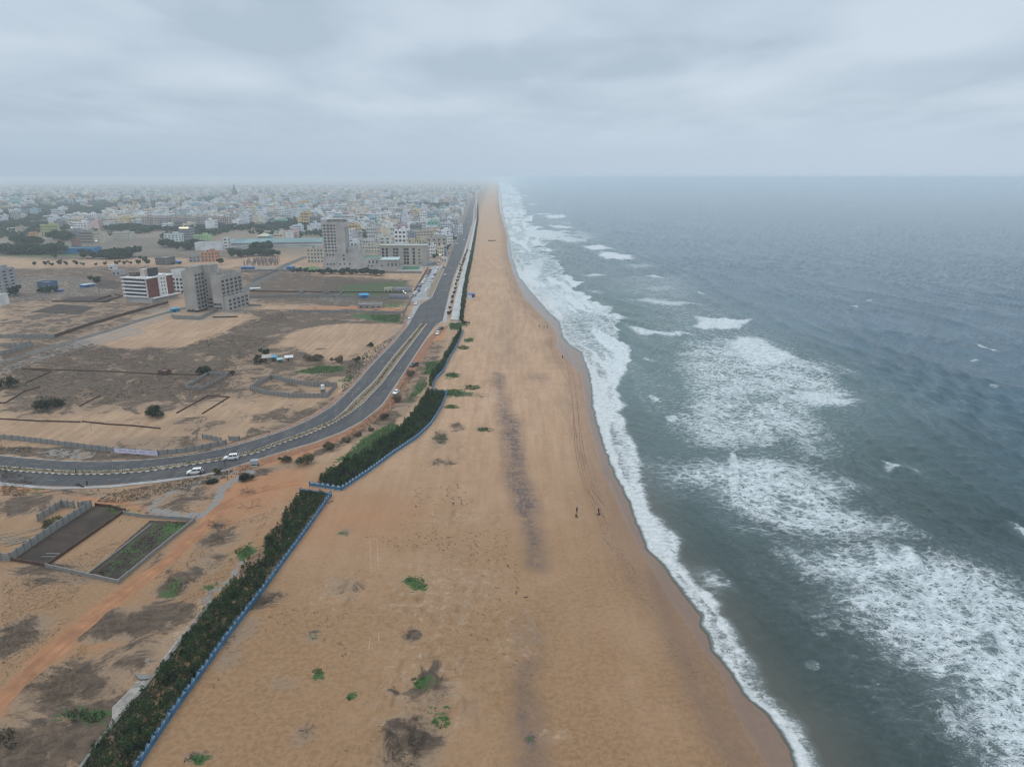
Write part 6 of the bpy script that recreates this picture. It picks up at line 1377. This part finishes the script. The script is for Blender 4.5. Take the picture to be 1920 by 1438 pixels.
person('person walking past the motorcycles on the paved footpath', 164, 911, (.05,.05,.07), DK, 'walk', .5); person('person in black standing on the road below the driving white car', 422, 874, DK, DK, 'walk', 2.4); person('person in dark clothes behind the parked white car', 377, 891, (.05,.05,.08), DK, 'stand', 0)
person('person in red shirt at the roadside on the landward bend', 505, 817, RD_, (.5,.5,.5), 'stand', 0)
for k, (px, py, l, sh, ps) in enumerate([(1011,614.5,'person standing at the left end of the group on the wet beach edge',DK,'stand'),(1020,615,'person second in the group at the beach edge',WS,'walk'),(1026,615.5,'person at the right end of the group at the beach edge',DK,'walk'),(1054.5,673,'person in dark clothes walking on the track beside the water',DK,'walk'),(966,520,'person in black at the foam edge farther up the beach',DK,'walk'),(908,410,'person walking on the far beach, nearest the promenade',DK,'walk'),(910,404,'person on the far beach just beyond the walker',BL,'stand'),(785,685,'person beside the dark parked car',DK,'stand'),(821,547,'person crossing the wide road',DK,'walk'),(881,473,'person walking on the promenade slabs',DK,'walk')]):
    person(l, px, py, sh, DK if k % 2 else BL, ps, k * 1.1)
# ================================================================= bushes and shrubs
def bush(label, px, py, wpx, hpx, mat=BSH, n=2600, size=.42, name='bush', twig=0):
    g = G(px, py); R_ = wpx / 2 / ppm(g); H = hpx / ppm(g) * .95; r = np.random.default_rng(int(px * 7 + py))
    lob = r.normal(size=(9, 3)) * [R_*.42, R_*.36, 0]; lob[:, 2] = r.uniform(.12, .55, 9) * H; rad = r.uniform(.30, .55, 9); i = r.integers(0, 9, n)
    d = r.normal(size=(n, 3)); d /= np.linalg.norm(d, axis=1)[:, None]; d[:, 2] = np.abs(d[:, 2]); C = lob[i] + d * (rad[i] * r.uniform(.3, 1.05, n))[:, None] * [R_, R_, H]
    C[:, 2] = np.clip(C[:, 2], .05, None); V, F = blades(C, size, .3, .45, rng=r)
    root = empty(name, (g.x, g.y, 0), 0, label=label, cat='bush'); put('foliage', npmesh('foliage', V, F, [mat]), root)
    q = MB()
    for k in range(6): a = 6.28*k/6; q.cyl((0,0,0), (R_*.5*math.cos(a), R_*.5*math.sin(a), H*.6), .07, .03, 5)
    q.build('stem', BARK, root); return root
bush('big dark round bush on the sand at the left', 88, 768, 56, 28); bush('smaller dark bush trailing off the big one', 112, 760, 28, 12, n=900); bush('dark round bush on the sand above the long wall', 288, 781, 40, 26); bush('dark bush above the small gray enclosure', 385, 700, 33, 17)
bush('small dark bush at the corner of the small gray enclosure', 436, 704, 13, 11, n=700); bush('ragged dark bush at the left edge', 16, 727, 38, 26); bush('small bush left of the mud walled shack', 484, 674, 18, 10, n=700); bush('dark shed like thorny bush beside the shacks', 488, 682, 22, 10, n=900)
bush('green leafy bush beside the track junction', 575, 870, 38, 24, OLV, 1800, .38); bush('rounder brown green bush right of the green leafy one', 618, 842, 24, 14, OLV, 1200); bush('bush on the slope below the striped kerb', 537, 866, 22, 14, OLV, 900); bush('first brown bush on the verge slope', 650, 828, 18, 14, DRY, 900); bush('second brown bush on the verge slope', 672, 818, 14, 9, DRY, 1000); bush('third brown bush on the verge slope', 696, 808, 12, 8, DRY, 900)
bush('dark bush between gravel and footpath', 458, 899, 34, 16, BSH, 1300); bush('dark weedy bush at the path end', 409, 889, 18, 14, OLV, 800); bush('low bush beside the gravel corner', 400, 905, 24, 8, BSH, 700); bush('grayish bush at the rubble roadside', 697, 650, 16, 10, BSH, 700); bush('bush by the upper rubble roadside', 670, 676, 18, 8, BSH, 700)
bush('bush between the walls of the lower left plots', 100, 985, 40, 14, OLV, 1300, .36); bush('dry bush on the slope right of the verge', 745, 752, 22, 14, DRY, 1100); bush('dry bush beside the grass wedge', 720, 785, 22, 12, DRY, 1100); bush('dry brown thicket above the grass patch', 770, 705, 18, 14, DRY, 1100)
bush('dark green bush against the blue fence step', 814, 703, 12, 12, CAS, 700); bush('dark palm like clump by the bright lawn', 871, 609, 14, 8, CAS, 700)
# circular brushwood fences: heaps of cut thorns
bush('wide oblong heap of gray brushwood on the sand', 594, 675, 46, 13, DRY, 3000, .5, 'brushwood_heap'); bush('round heap of brown brushwood on the sand', 634, 679, 22, 14, DRY, 1800, .45, 'brushwood_heap')
# big dead bush at the bottom
g = G(765, 1405); mb = MB(); rr_ = random.Random(4)
def branch(p, d, L, r, lv):
    q = p + d * L; q.z = max(q.z, .06); mb.cyl(p, q, r, r * .7, 5, cap=False)
    if lv:
        for _ in range(rr_.choice((2, 3, 3))):
            e = (d + Vector((rr_.uniform(-.8,.8), rr_.uniform(-.8,.8), rr_.uniform(-.35,.35)))).normalized(); branch(q, e, L * rr_.uniform(.6, .9), r * .65, lv - 1)
for k in range(17):
    a = 2 * math.pi * k / 17 + rr_.uniform(-.2, .2); branch(Vector((rr_.uniform(-1.4,1.2), rr_.uniform(-2,2), 0)), Vector((math.cos(a), math.sin(a), rr_.uniform(.15, .6))).normalized(), rr_.uniform(.8, 1.5), .045, 4)
db = mb.build('dead_bush', plain('dead_wood', (.055,.042,.034), .95, 2), label='large sprawling dead dark bush at the bottom of the beach', cat='bush'); db.location = (g.x, g.y, .1); db.scale = (1.0, 1.15, .9)
def dead(label, px, py, sc, n=6, lv=3):
    global mb
    g = G(px, py); mb = MB()
    for k in range(n): a = 2*math.pi*k/n; branch(Vector((0,0,0)), Vector((math.cos(a), math.sin(a), .3)).normalized(), rr_.uniform(.5, .9), .03, lv)
    o = mb.build('dead_branches', MATS['dead_wood'], label=label, cat='dead branches'); o.location = (g.x, g.y, .02); o.scale = (sc, sc, sc)
dead('brown dead branches on the orange soil', 465, 922, 1.3); dead('pale fallen dead branch beside the orange track end', 470, 952, 1.4, 4); dead('brown uprooted twigs on the orange sand', 470, 925, .7); dead('small dead twig near the large green clump', 773, 1192, 1.0); dead('small dead bush left of the green and brown clump', 730, 1301, .9); dead('dead twigs below the tiny green clump', 575, 1372, .8)
dead('dead thorn branches along the blue fence', 498, 1130, 1.6, 9); dead('dead twigs on the sand in the lower left', 65, 1100, 1.2, 4); dead('dead branches by the orange track bend', 405, 985, 1.5, 5)
# timber planks in the left walled plot
mb = MB(); g = G(20, 1012)
for k in range(16):
    a = math.radians(rr_.uniform(20, 45)); mb.obox((rr_.uniform(-3, 4), rr_.uniform(-3, 5)), (math.cos(a), math.sin(a)), rr_.uniform(1.2, 2.6), .09, .02 + k * .03, .07 + k * .03)
mb.build('plank_pile', plain('gray_planks', (.27,.26,.24), .9, 2, .4), label='heap of gray planks and rubble in the left walled plot', cat='planks').location = (g.x, g.y, 0)
q = MB(); q.box(0,3.2,0,.15,0,.4); q.box(3.05,3.2,.15,1.6,0,.4); q.box(0,3.05,1.45,1.6,0,.35); q.build('foundation_block', CONC, label='small concrete foundation square in the black soil plot', cat='foundation').location = G(78, 1046)
# ================================================================= small structures
g = G(478, 874); r = empty('roadside_stall', (g.x, g.y, 0), .2, label='small covered roadside stall with pale sheet above a dark green cloth', cat='stall'); r.scale = (.72, .72, .85)
q = MB(); [q.cyl((x, y, 0), (x, y, 2.1), .04, .04, 6) for x in (-1.1, 1.1) for y in (-.8, .8)]; q.build('frame', BARK, r)
MB().box(-1.3, 1.3, -.9, .9, 0.0, .95).build('counter', plain('dark_green_cloth', (.015,.04,.035), .9), r); q = MB(); q.add([(-1.5,-1.1,1.0),(1.5,-1.1,1.0),(1.4,-.9,2.2),(-1.4,-.9,2.2),(1.5,1.1,2.35),(-1.5,1.1,2.35)], [(0,1,2,3),(3,2,4,5)]); q.build('sheet', plain('pale_blue_sheet', (.30,.33,.38), .7), r); MB().box(-1.25,1.3,-1.3,-.95,.1,.6).build('basket', plain('pale_basket', (.4,.42,.38), .8), r)
g = G(884, 558); r = empty('beach_hut', (g.x, g.y, 0), 0, label='small blue and white beach hut with dark red panel on the upper beach', cat='hut')
MB().box(-2.4,.2,-2,2,0,2.6).build('wall', WHITE, r); MB().box(.2,2.2,-2,2,0,2.6).build('red_panel', plain('dark_red_cloth', (.13,.03,.06), .8), r); MB().box(-2.8,2.6,-2.4,2.4,2.62,2.85).build('roof', plain('blue_tin', (.07,.16,.42), .6), r); MB().box(-3.2,3.4,-4.2,-2.5,0,.35).build('deck', plain('pale_blue_board', (.35,.48,.55), .7), r); [MB().cyl((x,-3.9,.35),(x,-3.9,1.2),.05,.05,6).build('railing_post', WHITE, r) for x in (-3, 0, 3)]
g = G(3, 836); r = empty('road_sign', (g.x, g.y, 0), 0, label='round blue road sign on a pale post at the left edge', cat='sign'); MB().cyl((0,0,0),(0,0,4.2),.07,.07,8).build('post', RIM, r)
MB().cyl((-.5,-.08,5.0),(-.5,-.02,5.0),.95,.95,24).build('sign_plate', plain('sign_blue', (.02,.13,.42), .5), r); MB().box(-1.1,.1,-.10,-.085,4.88,5.05).build('arrow_stroke', plain('sign_pale_blue', (.20,.45,.65), .5), r); MB().box(.35,.75,-.06,-.02,4.3,5.3).build('side_plate', plain('sign_pink', (.5,.35,.42), .5), r)
g = G(606, 738); r = empty('white_cabin', (g.x, g.y, 0), .1, label='narrow white upright tank stand inside the gray walled sand plot', cat='tank stand'); MB().box(-.8,.8,-.8,.8,0,1.9).build('base', CONC, r); MB().cyl((0,0,1.9),(0,0,3.6),.75,.7,14).build('water_tank', WHITE, r)
g = G(922, 452); bm_ = MB(); n = 12; pr_ = []
for i in range(n):
    t = i/(n-1); x = -5+10*t; w_ = 1.1*math.sin(math.pi*min(max(t,.04),.96))**.6; zz = .9+.5*(2*t-1)**2; pr_ += [(x,-w_,zz),(x,-w_*.5,.2),(x,0,.05),(x,w_*.5,.2),(x,w_,zz)]
bm_.add(pr_, [(i*5+j, (i+1)*5+j, (i+1)*5+j+1, i*5+j+1) for i in range(n-1) for j in range(4)]); bm_.add([(-3,-.9,.7),(-2.7,-.9,.7),(-2.7,.9,.7),(-3,.9,.7)], [(0,1,2,3)]); bm_.add([(2.7,-.9,.7),(3,-.9,.7),(3,.9,.7),(2.7,.9,.7)], [(0,1,2,3)])
bm_.build('fishing_boat', plain('boat_planks', (.09,.08,.08), .8), label='dark wooden fishing boat pulled up on the far beach', cat='boat').location = (g.x, g.y, .03)
for px, py, l in [(617,943,'dark driftwood piece beside the fence corner, nearer one'),(623,940,'dark driftwood piece beside the fence corner, farther one'),(986,1120,'small dark driftwood scrap in the middle of the beach')]:
    g = G(px, py); MB().cyl((-.4,0,.08),(.35,.15,.14),.09,.06,7).cyl((.0,.05,.1),(.25,-.3,.2),.05,.02,5).build('driftwood', BARK, label=l, cat='driftwood').location = (g.x, g.y, 0)
for px, py in [(495,842),(350,868)][:0]: pass
# ================================================================= lamp posts along the median, lit lamps
LIT = plain('lit_lamp', (1,1,1), .5, emit=((1.0,.97,.9), 5.0)); LITY = plain('lit_yellow', (1,.9,.5), .5, emit=((1.0,.85,.4), 2.0)); POLE = plain('galvanised_pole', (.30,.31,.32), .5, metal=.3)
lp = empty('street_lamp', (0,0,0), 0, label='thin gray two armed street lamp on the median', cat='street lamp', group='street lamps on the median')
MB().cyl((0,0,.1),(0,0,5.6),.075,.05,8).build('pole', POLE, lp); MB().cyl((0,-1.1,5.7),(0,0,5.5),.03,.035,6).cyl((0,1.1,5.7),(0,0,5.5),.03,.035,6).build('arm', POLE, lp)
for s_ in (-1, 1): MB().box(-.1,.1,s_*1.3-.22,s_*1.3+.22,5.66,5.76).build('lamp_head', POLE, lp)
KD = children_map(); mc = (ml + mr) / 2; dm = np.r_[0, np.cumsum(np.hypot(*np.diff(mc, axis=0).T))]
for k in range(22):
    t = dm[-1] * (k + .7) / 22; x, y = np.interp(t, dm, mc[:, 0]), np.interp(t, dm, mc[:, 1]); x2, y2 = np.interp(t+1, dm, mc[:, 0]), np.interp(t+1, dm, mc[:, 1])
    if k == 0: lp.location = (x, y, .1); lp.rotation_euler = (0,0,math.atan2(y2-y, x2-x))
    else: dup(lp, KD, (x, y, .1), math.atan2(y2-y, x2-x))
pp = empty('utility_pole', (0,0,0), 0, label='', cat='pole'); MB().cyl((0,0,0),(0,0,7.5),.12,.08,8).build('pole', CONC, pp); MB().box(-.8,.8,-.06,.06,6.8,6.95).build('crossarm', BARK, pp)
KD = children_map()
for k, (px, py, s_, l) in enumerate([(187,555,1.3,'pole in the dark field left of the red sided hotel'),(86,556,1.3,'pole beside the bushy tree at the left'),(268,583,.8,'pole by the side lane rubble'),(218,592,.8,'pole beside the brown wall'),(172,808,.45,'short post standing on the sand above the long wall'),(632,554,1.0,'pole in the middle plots'),(860,604,.7,'pole at the near end of the promenade')]):
    g = G(px, py)
    if k == 0: pp.location = g; pp.scale = (s_,)*3; pp['label'] = l
    else: dup(pp, KD, g, 0.3*k, label=l, sc=s_)
def flood(label, px, py, h, r, mat=LIT, group='lit lamps of the town'):
    g = G(px, py); o = empty('lit_lamp_post', (g.x, g.y, 0), 0, label=label, cat='lamp post', group=group); MB().cyl((0,0,0),(0,0,h),.12,.1,6).build('pole', POLE, o)
    bm = bmesh.new(); bmesh.ops.create_icosphere(bm, subdivisions=2, radius=r); me = bpy.data.meshes.new('lamp'); bm.to_mesh(me); bm.free(); me.materials.append(mat); put('lamp', me, o, (0,0,h+r*.4), sc=(.55,.55,.55))
for k, (px, py) in enumerate([(893.6,396),(893.6,391),(893.4,386),(893.2,381.5),(893,377.5),(892.8,374),(892.6,371),(892.4,368.5),(893,366),(905,358),(903,355),(900,352.5),(908,356)]): flood('glowing white lamp in the string along the far promenade road', px, py, 9, .75 if k < 4 else 1.0, group='glowing lamps along the far road')
for l, px, py, h, r in [('glowing lamp on the roof beside the brick red tower',141,462,22,.9),('glowing lamp above the long blue shed',183,468,10,.8),('glowing lamp at the left white house',28,441,4,.9),('glowing lamp right of the apartment row',449,428,5,.9),('glowing lamp under the arcaded building',338,550,1.5,.5),('glowing lamp beside the tan hotel corner',825,486,4,.9),('glowing lamp at the foot of the tan hotel windows',785,493,2,.5),('second glowing lamp at the foot of the tan hotel',765,492,2,.5),('glowing lamp in the roadside guard house',757,552,2,.45),('glowing lamp on the roadside shed',760,554,1.6,.4),('glowing lamp on the skyline beside the temple',375,357,12,1.8),('glowing lamp right of the temple',470,357,12,1.8),('glowing lamp over the far town centre',722,350,14,2.2)]: flood(l, px, py, h, r)
g = G(348, 452); o = MB().box(-6,6,-.2,.2,0,1.6).build('lit_roof_sign', LITY, label='yellow lit strip on the roof of the gray frame tower', cat='lit sign'); o.location = (g.x, g.y - .5, ztop(g, 428.5))
g = G(815, 466); o = MB().box(-4.5,4.5,-.3,.3,0,2.6).build('lit_hoarding', LITY, label='bright yellow lit hoarding on the cream hotel roof', cat='lit sign'); o.location = (g.x, g.y - 1, ztop(g, 458))
